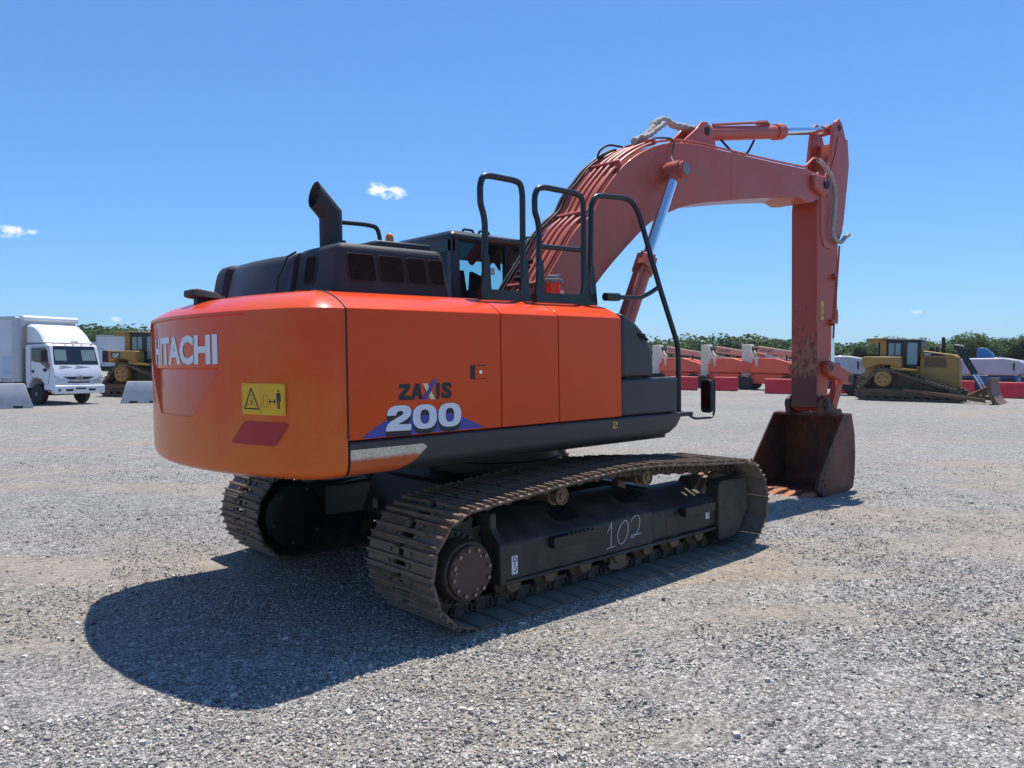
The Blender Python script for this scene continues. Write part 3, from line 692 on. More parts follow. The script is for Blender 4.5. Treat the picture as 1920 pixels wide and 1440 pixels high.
# canvas sleeves
def sleeve(path, r, name, parent, squash=.25, n=7):
    P = spline(path, n); rnd = random.Random(5); m2 = MB()
    m2.tube(P, r, 14, rad=lambda i: r * (1 + squash * .5 * math.sin(i * 1.7) + .18 * (rnd.random() - .5)))
    m2.v = [(x + rnd.uniform(-1, 1) * r * .13, y + rnd.uniform(-1, 1) * r * .13, z + rnd.uniform(-1, 1) * r * .13) for x, y, z in m2.v]
    return m2.build(name, M['canvas'], parent, angle=60)
sleeve([(2.02, YC, 4.06), (2.16, YC, 4.12), (2.32, YC, 4.23), (2.42, YC + .03, 4.33), (2.56, YC, 4.385), (2.72, YC, 4.36), (2.93, YC, 4.375), (3.08, YC, 4.38)], .038, 'canvas_sleeve', boom)
sleeve([(2.08, YC - .06, 4.10), (2.22, YC - .05, 4.15), (2.36, YC - .05, 4.24), (2.5, YC - .04, 4.33)], .027, 'canvas_sleeve', boom)

def cylinder(name, a, b, rb, rr, ext, m, parent, head=True, eye=.075):
    """hydraulic cylinder from pin a (barrel) to pin b (rod); ext = barrel share of the length"""
    a = Vector(a); b = Vector(b); d = (b - a); L = d.length; d.normalize()
    m2 = MB(); m2.cyl(a + d * .06, a + d * L * ext, rb, seg=28); m2.cyl(a + d * (L * ext - .16), a + d * (L * ext + .015), rb * 1.2, seg=28)
    m2.cyl(a + d * .02, a + d * .09, rb * 1.05, seg=28)
    m2.cyl(a - Vector((0, .09, 0)), a + Vector((0, .09, 0)), eye * 1.1, seg=20)
    for i in range(8):
        u = d.cross(Vector((0, 1, 0))).normalized(); w = d.cross(u); an = 2 * pi * i / 8
        q = (u * math.cos(an) + w * math.sin(an)) * rb * 1.02; m2.cyl(a + d * (L * ext + .01) + q, a + d * (L * ext + .04) + q, .014, seg=6)
    o = m2.build(name, m, parent, bevel=.004)
    m2 = MB(); m2.cyl(a + d * (L * ext), b - d * .05, rr, seg=24); m2.build('chrome_rod', M['chrome'], o)
    m2 = MB(); m2.cyl(b - Vector((0, .08, 0)), b + Vector((0, .08, 0)), eye, seg=20); m2.cyl(b - d * .13, b - d * .02, rr * 1.25, eye * .8, seg=20); m2.build('rod_eye', m, o)
    return o
for y in (YN - .165, YF + .165):
    c = cylinder('boom_cylinder', (1.00, y, 1.42), (2.19, y, 3.70), .088, .055, .585, M['faded'], ex, eye=.1)
    yy = y - .06
    m_ = MB(); m_.tube([(1.06, yy - .02, 1.75), (1.50, yy - .02, 2.62), (1.56, yy - .02, 2.70)], .016, 8); m_.obox((1.56, y - .07, 2.70), Vector((.463, 0, .886)), Vector((0, 1, 0)), Vector((-.886, 0, .463)), .03, .05, .05); m_.build('cylinder_pipe', M['faded'], c)
c = cylinder('arm_cylinder', (3.15, YC, 4.34), (6.24, YC, 4.93), .086, .05, .60, M['faded'], ex, eye=.07)
m_ = MB(); m_.tube(fillet([(3.4, YC - .05, 4.48), (4.6, YC - .05, 4.735), (4.75, YC, 4.72)], .05), .016, 8); m_.obox((4.55, YC, 4.72), Vector((.98, 0, .19)), Vector((0, 1, 0)), Vector((-.19, 0, .98)), .10, .03, .03); m_.build('cylinder_pipe', M['faded'], c); m_ = MB(); m_.tube(spline([(3.6, YC - .03, 4.34), (3.85, YC - .05, 4.22), (4.1, YC - .05, 4.25), (4.32, YC - .03, 4.46)], 6), .014, 8); m_.build('hydraulic_hose', M['rubber'], c)

# ---- arm -------------------------------------------------------------------------
AN, AF = -.355, .015
low = [(5.600, 1.06), (5.61, 2.0), (5.625, 3.75), (5.66, 3.95), (5.80, 4.15), (5.93, 4.30), (6.08, 4.30), (6.30, 4.32), (6.47, 4.40), (6.40, 4.0), (6.34, 3.75), (6.19, 3.37), (5.985, 1.86), (5.90, 1.20), (5.84, 1.06), (5.73, 1.0)]
m_ = MB(); m_.prism(low, 'y', AN, AF); arm = m_.build('arm', M['arm'], ex, bevel=.007, angle=24)
m_ = MB()
for y0, y1 in ((AN, AN + .05), (AF - .05, AF)):
    m_.prism([(5.93, 4.301), (6.02, 4.48), (6.10, 4.86), (6.16, 5.0), (6.26, 5.06), (6.35, 5.0), (6.44, 4.83), (6.47, 4.78), (6.50, 4.55), (6.47, 4.401), (6.30, 4.321), (6.08, 4.301)], 'y', y0, y1)
m_.build('arm_lug', M['faded'], arm, bevel=.006)
m_ = MB(); m_.prism([(6.14, 4.301), (6.33, 4.325), (6.38, 4.55), (6.30, 4.75), (6.20, 4.55)], 'y', AN + .05, AF - .05); m_.build('lug_web', M['faded'], arm)
m_ = MB(); m_.prism([(6.20, 4.80), (6.485, 4.80), (6.53, 4.45), (6.43, 3.95), (6.36, 3.62), (6.26, 3.40), (6.02, 3.22), (5.80, 3.25), (5.72, 3.4), (5.70, 3.9), (5.95, 4.25), (6.12, 4.55)], 'y', AN - .012, AN - .0005); m_.build('doubler_plate', M['faded'], arm, bevel=.005)
m_ = MB()
for y in (AN - .006, AF): m_.cyl((6.25, y, 4.93), (6.25, y + .006, 4.93), .045, seg=18)
m_.build('pin_cap', M['rubber'], arm)
m_ = MB()
for x, z in ((6.10, 2.85), (6.02, 2.22)):
    m_.box(x - .07, x + .02, AN - .05, AN, z, z + .035); m_.cyl((x - .05, AN - .07, z - .03), (x - .05, AN, z - .03), .022, seg=12)
m_.box(6.12, 6.36, AN + .12, AN + .20, 3.22, 3.26)
m_.build('pipe_bracket', M['arm'], arm)
m_ = MB(); m_.tube([(6.30, AN + .02, 3.3), (6.14, AN + .02, 2.2), (6.12, AN + .02, 2.0)], .014, 8); m_.build('hydraulic_pipe', M['arm'], arm)
m_ = MB(); m_.box(5.725, 5.795, AN - .0025, AN, 2.25, 2.50); st = m_.build('warning_sticker', M['yellow_decal'], arm)
m_ = MB()
def tri(x, z, s): return [(x, z), (x + s, z), (x + s / 2, z + s * .85)]
m_.prism(tri(5.738, 2.40, .044), 'y', AN - .0045, AN - .003); m_.prism([(5.735, 2.30), (5.785, 2.30), (5.785, 2.312), (5.76, 2.312), (5.775, 2.345), (5.762, 2.345), (5.745, 2.312), (5.735, 2.312)], 'y', AN - .0045, AN - .003); m_.box(5.725, 5.795, AN - .0045, AN - .003, 2.372, 2.378)
m_.build('sticker_mark', M['black_decal'], st, flat=True)
sleeve([(5.60, -.39, 4.38), (5.75, -.41, 4.30), (5.92, -.42, 4.17), (5.98, -.43, 4.0), (5.99, -.42, 3.75), (5.94, -.42, 3.5), (5.98, -.42, 3.38), (6.16, -.42, 3.33), (6.30, -.42, 3.41), (6.42, -.41, 3.46)], .029, 'canvas_sleeve', arm, .15)
c = cylinder('bucket_cylinder', (6.42, YC, 3.55), (6.38, YC, 1.46), .075, .045, .62, M['arm'], ex, eye=.06)
m_ = MB()
for y in (YC - .12, YC + .09): m_.prism([(6.15, 3.3), (6.34, 3.75), (6.46, 3.66), (6.49, 3.54), (6.44, 3.46), (6.3, 3.42)], 'y', y, y + .03)
m_.build('cylinder_lug', M['arm'], arm, bevel=.005)
# linkage
def link_plate(mm, a, b, ra, rb, y0, y1, n=8):
    a = Vector((a[0], a[1])); b = Vector((b[0], b[1])); d = (b - a).normalized(); an = math.atan2(d.y, d.x); P = []
    for k in range(n + 1): t = an + pi / 2 + pi * k / n; P.append((a.x + ra * math.cos(t), a.y + ra * math.sin(t)))
    for k in range(n + 1): t = an - pi / 2 + pi * k / n; P.append((b.x + rb * math.cos(t), b.y + rb * math.sin(t)))
    mm.prism(P, 'y', y0, y1)
m_ = MB()
for y0, y1 in ((AN - .10, AN - .02), (AF + .02, AF + .10)): link_plate(m_, (5.80, 1.60), (6.40, 1.43), .095, .085, y0, y1)
m_.cyl((5.80, AN - .11, 1.60), (5.80, AF + .11, 1.60), .075, seg=24)
m_.build('arm_link', M['arm'], ex, bevel=.008)
for x, y, z, r_ in ((6.40, AN - .108, 1.43, .062), (6.40, AF + .10, 1.43, .062), (5.80, AN - .116, 1.60, .052), (5.80, AF + .108, 1.60, .052)): MB().cyl((x, y, z), (x, y + .008, z), r_, seg=18).build('link_pin', M['chain'], ex)
m_ = MB()
for y0, y1 in ((YC - .15, YC - .06), (YC + .06, YC + .15)): link_plate(m_, (6.40, 1.43), (6.13, .93), .08, .075, y0, y1)
m_.box(6.18, 6.30, YC - .07, YC + .07, 1.05, 1.22)
m_.build('bucket_link', M['arm'], ex, bevel=.008)

# ---- bucket ----------------------------------------------------------------------
BR, BL = -.68, .35
sidep = [(5.70, .965), (5.94, .975), (6.03, .70), (6.05, .43), (6.03, .12), (5.98, -.03), (5.88, -.065), (5.10, -.065), (4.96, .06), (4.97, .12)]
bucket = None
shell_o = [(4.98, -.065), (5.4, -.068), (5.86, -.065), (5.95, -.04), (6.01, .02), (6.04, .15), (6.055, .43), (6.035, .70), (5.99, .86), (5.94, .975), (5.82, .985), (5.70, .97)]
inner = [(x - .028, z + .026) if z < .1 else (x - .028, z - .004) if z < .9 else (x - .01, z - .028) for x, z in shell_o]
m_ = MB(); m_.prism(shell_o + inner[::-1], 'y', BR + .022, BL - .022); bucket = m_.build('bucket', M['bucket'], ex, angle=40)
for y0, y1 in ((BR, BR + .022), (BL - .022, BL)):
    MB().prism(sidep, 'y', y0, y1).build('side_plate', M['bucket'], bucket, bevel=.004)
for y0, y1 in ((BR - .018, BR), (BL, BL + .018)): MB().prism([(4.94, .05), (5.12, -.06), (5.34, -.06), (5.14, .36)], 'y', y0, y1).build('side_cutter', M['bucket'], bucket, bevel=.005)
m_ = MB()
for y in (BR - .03, BL + .018):
    for x, z in ((5.06, .05), (5.10, .15), (5.14, .24), (5.08, .0), (5.16, .09)): m_.cyl((x, y, z), (x, y + .012, z), .018, seg=8)
m_.build('cutter_bolts', M['chain'], bucket)
tooth_m = mat('tooth_steel', (.36, .13, .055), .6, dirt=(.12, .06, .04), amount=.7, scale=14)  # teeth a paler, redder steel than the bucket shell
for k in range(5):
    yc = BR + .09 + k * (BL - BR - .18) / 4
    m_ = MB(); m_.loft([[(5.10, yc - .055, -.07), (5.10, yc + .055, -.07), (5.10, yc + .055, .0), (5.10, yc - .055, .0)], [(4.90, yc - .055, -.075), (4.90, yc + .055, -.075), (4.90, yc + .055, .004), (4.90, yc - .055, .004)], [(4.63, yc - .048, -.070), (4.63, yc + .048, -.070), (4.63, yc + .048, -.040), (4.63, yc - .048, -.040)]])
    m_.build('bucket_tooth', tooth_m, bucket, bevel=.006)
for y0, y1 in ((AN - .085, AN - .02), (AF + .02, AF + .085)):
    MB().prism([(5.60, .97), (5.58, 1.08), (5.61, 1.17), (5.70, 1.22), (5.79, 1.19), (5.84, 1.11), (5.98, 1.03), (6.13, 1.02), (6.2, .93), (6.12, .85), (5.95, .80), (5.93, .97)], 'y', y0, y1).build('bucket_ear', M['bucket'], bucket, bevel=.006)
m_ = MB()
for y0, y1 in ((AN - .115, AN - .085), (AN - .02, AN + .0), (AF, AF + .02), (AF + .085, AF + .115)): m_.cyl((5.71, y0, 1.10), (5.71, y1, 1.10), .10 if y1 - y0 < .025 else .085, seg=26)
m_.cyl((5.71, AN - .13, 1.10), (5.71, AF + .13, 1.10), .05, seg=20)
m_.build('bucket_pin', M['chain'], ex)

# ---- undercarriage -----------------------------------------------------------------
GY = 1.28; W = .76; RS = .392
def track_path():
    P = []
    for k in range(20): P.append((-1.36 + (1.74 + 1.36) * k / 20, .026))
    for k in range(16): a = -pi / 2 + pi * k / 16; P.append((1.74 + RS * math.cos(a), .418 + RS * math.sin(a)))
    top = spline([(1.74, .81, 0), (1.18, .848, 0), (.45, .905, 0), (-.07, .908, 0), (-.64, .872, 0), (-1.1, .835, 0), (-1.36, .81, 0)], 6)
    P += [(v.x, v.y) for v in top]
    for k in range(1, 16): a = pi / 2 + pi * k / 16; P.append((-1.36 + RS * math.cos(a), .418 + RS * math.sin(a)))
    return P
TP = track_path(); LN = [0]
for i in range(len(TP)): a, b_ = TP[i], TP[(i + 1) % len(TP)]; LN.append(LN[-1] + math.hypot(b_[0] - a[0], b_[1] - a[1]))
def on_track(s):
    s %= LN[-1]; i = max(j for j in range(len(TP)) if LN[j] <= s); a, b_ = TP[i], TP[(i + 1) % len(TP)]; f = (s - LN[i]) / (LN[i + 1] - LN[i])
    return Vector((a[0] + (b_[0] - a[0]) * f, a[1] + (b_[1] - a[1]) * f))
NS = 46; PITCH = LN[-1] / NS
# shoe: x along travel, z outwards (grousers), y across
hp = PITCH / 2 - .0045
shoe_prof = [(-hp + .012, -.012), (hp - .004, -.012), (hp + .006, -.004), (hp + .006, .002), (hp - .008, .004), (hp - .012, .026), (hp - .024, .026), (hp - .030, .001), (.016, .001), (.008, .023), (-.008, .023), (-.016, .001), (-hp + .030, .001), (-hp + .024, .026), (-hp + .012, .026), (-hp + .006, .001), (-hp, -.004)]
def shoe_mesh(holes=True):
    m2 = MB()
    m2.prism(shoe_prof, 'y', -W / 2, -.075); m2.prism(shoe_prof, 'y', .075, W / 2)
    pa = [p for p in shoe_prof if p[0] > .0]
    m2.prism([(.045, -.012), (hp - .004, -.012), (hp + .006, .002), (hp - .008, .004), (hp - .012, .026), (hp - .024, .026), (hp - .030, .001), (.045, .001)], 'y', -.075, .075)
    m2.prism([(-hp + .012, -.012), (.012, -.012), (.016, .001), (.008, .023), (-.008, .023), (-.016, .001), (-hp + .030, .001), (-hp + .024, .026), (-hp + .012, .026), (-hp + .006, .001), (-hp, -.004)], 'y', -.075, -.03)
    m2.prism([(-hp + .012, -.012), (.012, -.012), (.016, .001), (.008, .023), (-.008, .023), (-.016, .001), (-hp + .030, .001), (-hp + .024, .026), (-hp + .012, .026), (-hp + .006, .001), (-hp, -.004)], 'y', .03, .075)
    m2.prism([(-.018, -.012), (.012, -.012), (.016, .001), (.008, .023), (-.008, .023), (-.016, .001)], 'y', -.03, .03)
    for y in (-.115, .115):
        for x in (-.042, .036): m2.cyl((x, y, 0), (x, y, .016), .015, seg=6)
    return m2
proto_shoe = None
sprocket_c = (-1.36, .405); idler_c = (1.74, .418)
def make_track(sgn):
    global proto_shoe
    ch = MB()
    mats = []
    for i in range(NS):
        s = (i + .35) * PITCH; p = on_track(s); a = on_track(s - PITCH * .45); b_ = on_track(s + PITCH * .45)
        t = (b_ - a).normalized(); n = Vector((t.y, -t.x))            # outward
        p = (a + b_) * .25 + p * .5
        mats.append((p, t, n))
        T = Vector((t.x, 0, t.y)); Nn = Vector((n.x, 0, n.y)); Yv = Vector((0, 1, 0))
        o = Vector((p.x, sgn * GY, p.y))
        for y in (-.085, .085):
            for (x0, x1, z0, z1) in ((-.10, .10, -.104, -.078), (.004, .026, -.078, -.014), (.048, .10, -.10, -.014), (-.09, .09, -.024, -.013)):
                ch.obox(o + T * ((x0 + x1) / 2) + Nn * ((z0 + z1) / 2) + Yv * y, T, Yv, Nn, (x1 - x0) / 2, .022, (z1 - z0) / 2)
            q = o + T * -.062 + Nn * -.060 + Yv * y; ch.cyl(q - Yv * .028, q + Yv * .028, .056, seg=14)
        q = o + T * -.088 + Nn * -.058; ch.cyl(q - Yv * .13, q + Yv * .13, .024, seg=10)
    chain = ch.build('track_chain', M['chain'], ex)
    for p, t, n in mats:
        if proto_shoe is None:
            s_ = shoe_mesh().build('track_shoe', M['shoe'], chain, angle=25); proto_shoe = s_
            s_.data.materials.append(M['dusty'])
            for pg in s_.data.polygons:
                if abs(pg.normal.z) > .95 and pg.center.z < -.010: pg.material_index = 1
        else:
            s_ = proto_shoe.copy(); COL.objects.link(s_); s_.parent = chain
        rot = Matrix(((t.x, 0, n.x), (0, 1, 0), (t.y, 0, n.y))).to_4x4()
        if rot.determinant() < 0: rot = rot @ Matrix.Scale(-1, 4, (0, 1, 0))
        s_.matrix_local = Matrix.Translation((p.x, sgn * GY, p.y)) @ rot
    # side frame
    o_ = lambda y: sgn * y
    f = MB()
    pts = [(1.50, .235), (1.50, .485), (1.47, .515), (1.20, .665), (1.02, .665), (1.02, .235)]
    f.prism([(o_(y), z) for y, z in pts], 'x', -1.03, .60)
    pts = [(1.475, .235), (1.475, .465), (1.45, .49), (1.20, .60), (1.02, .60), (1.02, .235)]
    f.prism([(o_(y), z) for y, z in pts], 'x', .60, 1.56)
    fr = f.build('track_frame', M['frame'], ex, bevel=.012)
    f = MB()
    f.prism([(o_(y), z) for y, z in [(1.52, .225), (1.52, .50), (1.42, .60), (1.42, .70), (1.02, .70), (1.02, .225)]], 'x', -1.085, -1.032)
    f.box(-1.08, 1.50, *sorted((o_(1.515), o_(1.44))), .208, .236)
    f.build('frame_flange', M['frame'], fr, bevel=.008)
    f = MB()     # idler guard at the front
    f.prism([(1.53, .10), (1.53, .60), (1.58, .65), (1.98, .64), (2.0, .60), (2.0, .34), (1.84, .10)], 'y', *sorted((o_(1.52), o_(1.06)))); gd = f.build('idler_guard', M['frame'], ex, bevel=.012)
    f = MB(); f.box(1.78, 1.90, *sorted((o_(1.522), o_(1.5195))), .40, .422); f.build('guard_slot', M['black_decal'], gd)
    for x0 in (-.60, .98):     # grip steps on the frame
        f = MB()
        f.box(x0, x0 + .44, *sorted((o_(1.50), o_(1.56))), .40, .478)
        for k in range(6): f.box(x0 + .14 + k * .045, x0 + .165 + k * .045, *sorted((o_(1.548), o_(1.561))), .478, .495)
        f.build('grip_step', M['black'], fr, bevel=.004)
    for x, t, w_ in ((-.30, .45, .27), (.50, .60, .25)):
        c_ = Vector((x, o_(1.47 - .27 * t), (.515 + .15 * t) if x < .6 else (.49 + .11 * t))); u = Vector((1, 0, 0)); v = Vector((0, -sgn * .27, .15 if x < .6 else .12)).normalized(); nn = u.cross(v) * (1 if sgn < 0 else -1)
        if nn.z < 0: nn = -nn
        P = rrect(c_ + nn * .004, u, v, w_ / 2, .075, .05); MB().add(P, [list(range(len(P)))]).build('mud_hole', M['black_decal'], fr, flat=True)
    P = rrect(Vector((.86, o_(1.477), .36)), Vector((1, 0, 0)), Vector((0, 0, 1)), .05, .075, .035); MB().add(P, [list(range(len(P)))]).build('mud_hole', M['black_decal'], fr, flat=True)
    for x, y, z in ((-.965, 1.5025, .335), (1.39, 1.4775, .38)): f = MB(); f.box(x, x + .055, *sorted((o_(y), o_(y - .002))), z - .065, z + .065); f.build('tie_down_sticker', M['white_decal'], fr)
    for x, y, z in ((-.9375, 1.504, .345), (1.4175, 1.479, .39)):
        f = MB()
        f.tube([(x + .016 * math.cos(a), o_(y), z + .03 + .016 * math.sin(a)) for a in [2 * pi * k / 12 for k in range(13)]], .003, 5)
        f.tube([(x, o_(y), z + .012), (x, o_(y), z - .02), (x + .014, o_(y), z - .04), (x + .004, o_(y), z - .058), (x - .014, o_(y), z - .05)], .003, 5)
        f.build('hook_mark', M['black_decal'], fr, flat=True)
    # sprocket, final drive
    sp = MB(); T_ = 21; P = []
    for k in range(T_ * 4):
        a = 2 * pi * k / (T_ * 4); P.append((sprocket_c[0] + (.335 if k % 4 in (0, 1) else .285) * math.cos(a), sprocket_c[1] + (.335 if k % 4 in (0, 1) else .285) * math.sin(a)))
    sp.prism(P, 'y', o_(GY) - .03, o_(GY) + .03); spk = sp.build('drive_sprocket', M['chain'], ex)
    hc = (-1.372, 0, .375)
    fd = MB(); fd.lathe([(.25, o_(1.10)), (.25, o_(1.335)), (.245, o_(1.36)), (.205, o_(1.37)), (.205, o_(1.50)), (.196, o_(1.525)), (.18, o_(1.53))], hc, 'y', 44)
    d = MB(); d.lathe([(.178, o_(1.53)), (.178, o_(1.553)), (.172, o_(1.56)), (.05, o_(1.561))], hc, 'y', 44); cv = d.build('hub_cover', M['hub'], ex)
    for k in range(12):
        a = 2 * pi * (k + .3) / 12; x, z = hc[0] + .152 * math.cos(a), hc[2] + .152 * math.sin(a); d = MB(); d.cyl((x, o_(1.558), z), (x, o_(1.576), z), .0135, seg=6); d.build('cover_bolt', M['bolt'], cv)
    for k in range(3):
        d = MB()
        a = 2 * pi * k / 3 + .9; x, z = hc[0] + .125 * math.cos(a), hc[2] + .125 * math.sin(a); d.cyl((x, o_(1.558), z), (x, o_(1.566), z), .009, seg=8); d.build('drain_plug', M['bolt'], cv)
    for k in range(26):
        a = 2 * pi * k / 26; x, z = hc[0] + .226 * math.cos(a), hc[2] + .226 * math.sin(a); fd.cyl((x, o_(1.355), z), (x, o_(1.385), z), .014, seg=6)
    fd.build('final_drive', M['chain'], ex)
    # idler and rollers
    d = MB(); d.lathe([(.26, o_(1.17)), (.285, o_(1.19)), (.285, o_(1.25)), (.30, o_(1.255)), (.30, o_(1.305)), (.285, o_(1.31)), (.285, o_(1.37)), (.26, o_(1.39))], (1.74, 0, .418), 'y', 40); d.build('front_idler', M['roller'], ex)
    for x in (-.92, -.55, -.18, .22, .58, .94, 1.30):
        d = MB(); d.lathe([(.07, o_(1.13)), (.07, o_(1.15)), (.118, o_(1.16)), (.118, o_(1.19)), (.09, o_(1.195)), (.09, o_(1.365)), (.118, o_(1.37)), (.118, o_(1.40)), (.10, o_(1.41)), (.07, o_(1.43)), (.07, o_(1.47)), (.02, o_(1.475))], (x, 0, .205), 'y', 28)
        d.build('track_roller', M['roller'], ex)
    d = MB()
    for x in (.16, .30): d.prism([(x - .02, .235), (x + .02, .235), (x + .03, .12), (x - .03, .12)], 'y', *sorted((o_(1.42), o_(1.45))))
    d.prism([(.10, .13), (.36, .13), (.33, .085), (.23, .07), (.13, .085)], 'y', *sorted((o_(1.42), o_(1.45)))); d.build('track_guard', M['roller'], ex, bevel=.006)
    for x, z in ((-.36, .735), (.66, .765)):
        d = MB(); d.lathe([(.05, o_(1.10)), (.062, o_(1.12)), (.062, o_(1.30)), (.078, o_(1.31)), (.078, o_(1.33)), (.056, o_(1.335)), (.056, o_(1.37)), (.068, o_(1.375)), (.068, o_(1.405)), (.05, o_(1.412)), (.048, o_(1.405)), (.03, o_(1.405)), (.028, o_(1.415)), (.01, o_(1.418))], (x, 0, z), 'y', 28); d.box(x - .05, x + .05, *sorted((o_(1.12), o_(1.05))), .60, z); d.build('carrier_roller', M['roller'], ex)
    return fr
fr_r = make_track(-1)
make_track(1)
# chalk lot number on the near track frame
def chalk(s_, t): return (.02 + s_ * .42, -1.5035, .285 + t * .20)
def chalk_line(mm, pts, n=6):
    P = spline([Vector((p[0], p[1], 0)) for p in pts], n) if len(pts) > 2 else [Vector((p[0], p[1], 0)) for p in pts]
    mm.tube([chalk(p.x, p.y) for p in P], .0035, 5)
m_ = MB()
chalk_line(m_, [(.03, .62), (.12, .86), (.15, 1.0)]); chalk_line(m_, [(.15, 1.0), (.13, .0)]); chalk_line(m_, [(0, -.02), (.25, .03)])
chalk_line(m_, [(.42, .82), (.33, .5), (.35, .15), (.47, .06), (.60, .35), (.63, .75), (.55, .95), (.42, .82)])
chalk_line(m_, [(.72, .85), (.80, 1.02), (.93, 1.03), (.98, .78), (.93, .45), (.80, .22), (.72, .20), (.75, .30), (.85, .28), (1.02, .30)])
m_.build('chalk_number', mat('chalk', (.62, .63, .62), .9), fr_r, flat=True)
# centre frame, swing bearing, motor covers
m_ = MB()
m_.prism([(-.95, .42), (-.75, .30), (.75, .30), (.95, .42), (.80, .80), (-.80, .80)], 'y', -.55, .55)
for sx, sy in ((-1, -1), (-1, 1), (1, -1), (1, 1)): m_.bar((.45 * sx, .35 * sy, .62), (1.0 * sx, 1.12 * sy, .48), .34, .30)
m_.build('centre_frame', M['black'], ex, bevel=.03)
m_ = MB(); m_.lathe([(.62, .80), (.62, .88), (.58, .885), (.58, .99), (.66, .995), (.66, 1.06)], (.17, 0, 0), 'z', 56); m_.build('swing_bearing', M['black'], ex)
for y0, y1 in ((-1.14, -.92), (.92, 1.14)): m_ = MB(); m_.lathe([(.20, y0), (.30, y0 + .03), (.30, y1 - .03), (.20, y1)], (-1.36, 0, .405), 'y', 36); m_.box(-1.36, -.7, y0 + .02, y1 - .02, .16, .68); m_.build('motor_cover', M['black'], ex, bevel=.02)
for a in range(5): m_ = MB(); m_.cyl((-1.36 + .24 * math.cos(1.2 + a * 1.1), .915, .405 + .24 * math.sin(1.2 + a * 1.1)), (-1.36 + .24 * math.cos(1.2 + a * 1.1), .925, .405 + .24 * math.sin(1.2 + a * 1.1)), .014, seg=8); m_.build('cover_bolt', M['bolt'], ex)
m_ = MB(); m_.box(-.9515, -.9495, .25, .33, .50, .58); m_.build('green_sticker', mat('green_vinyl', (.05, .12, .08), .5), ex)
# ================================================================== CAMERA FRAME
CP = Vector((-4.589, -5.601, 1.78)); YAW, PIT, ROL, FPX = .8434, -.0322, -.0137, 1482.
fwd = Vector((math.cos(YAW) * math.cos(PIT), math.sin(YAW) * math.cos(PIT), math.sin(PIT)))
rt0 = Vector((math.sin(YAW), -math.cos(YAW), 0)); up0 = rt0.cross(fwd)
rgt = rt0 * math.cos(ROL) + up0 * math.sin(ROL); upv = up0 * math.cos(ROL) - rt0 * math.sin(ROL)
cd = bpy.data.cameras.new('camera'); cam = bpy.data.objects.new('camera', cd); COL.objects.link(cam)
cd.sensor_width = 36; cd.lens = FPX / 1920 * 36; cd.clip_start = .05; cd.clip_end = 9000
cam.matrix_world = Matrix.Translation(CP) @ Matrix((rgt, upv, -fwd)).transposed().to_4x4()
scene.camera = cam

def at(px, depth, dz=0.):
    """a place on the ground in the direction of an image column, at a distance"""
    d = fwd + rgt * ((px - 960) / FPX); d.z = 0; s = depth
    p = CP + d * s; p.z = ground_z(p.x, p.y) + dz; return p
GN = Vector((.0201, -.0138, 1)).normalized()
def stand(p, turn):
    """orientation on the sloping yard: 0 = nose towards the picture's right, positive = nose away"""
    d = Vector((p.x - CP.x, p.y - CP.y, 0)).normalized(); r_ = Vector((d.y, -d.x, 0))
    h = r_ * math.cos(R(turn)) + d * math.sin(R(turn))
    q = Quaternion((0, 0, 1), math.atan2(h.y, h.x)); return Vector((0, 0, 1)).rotation_difference(GN) @ q

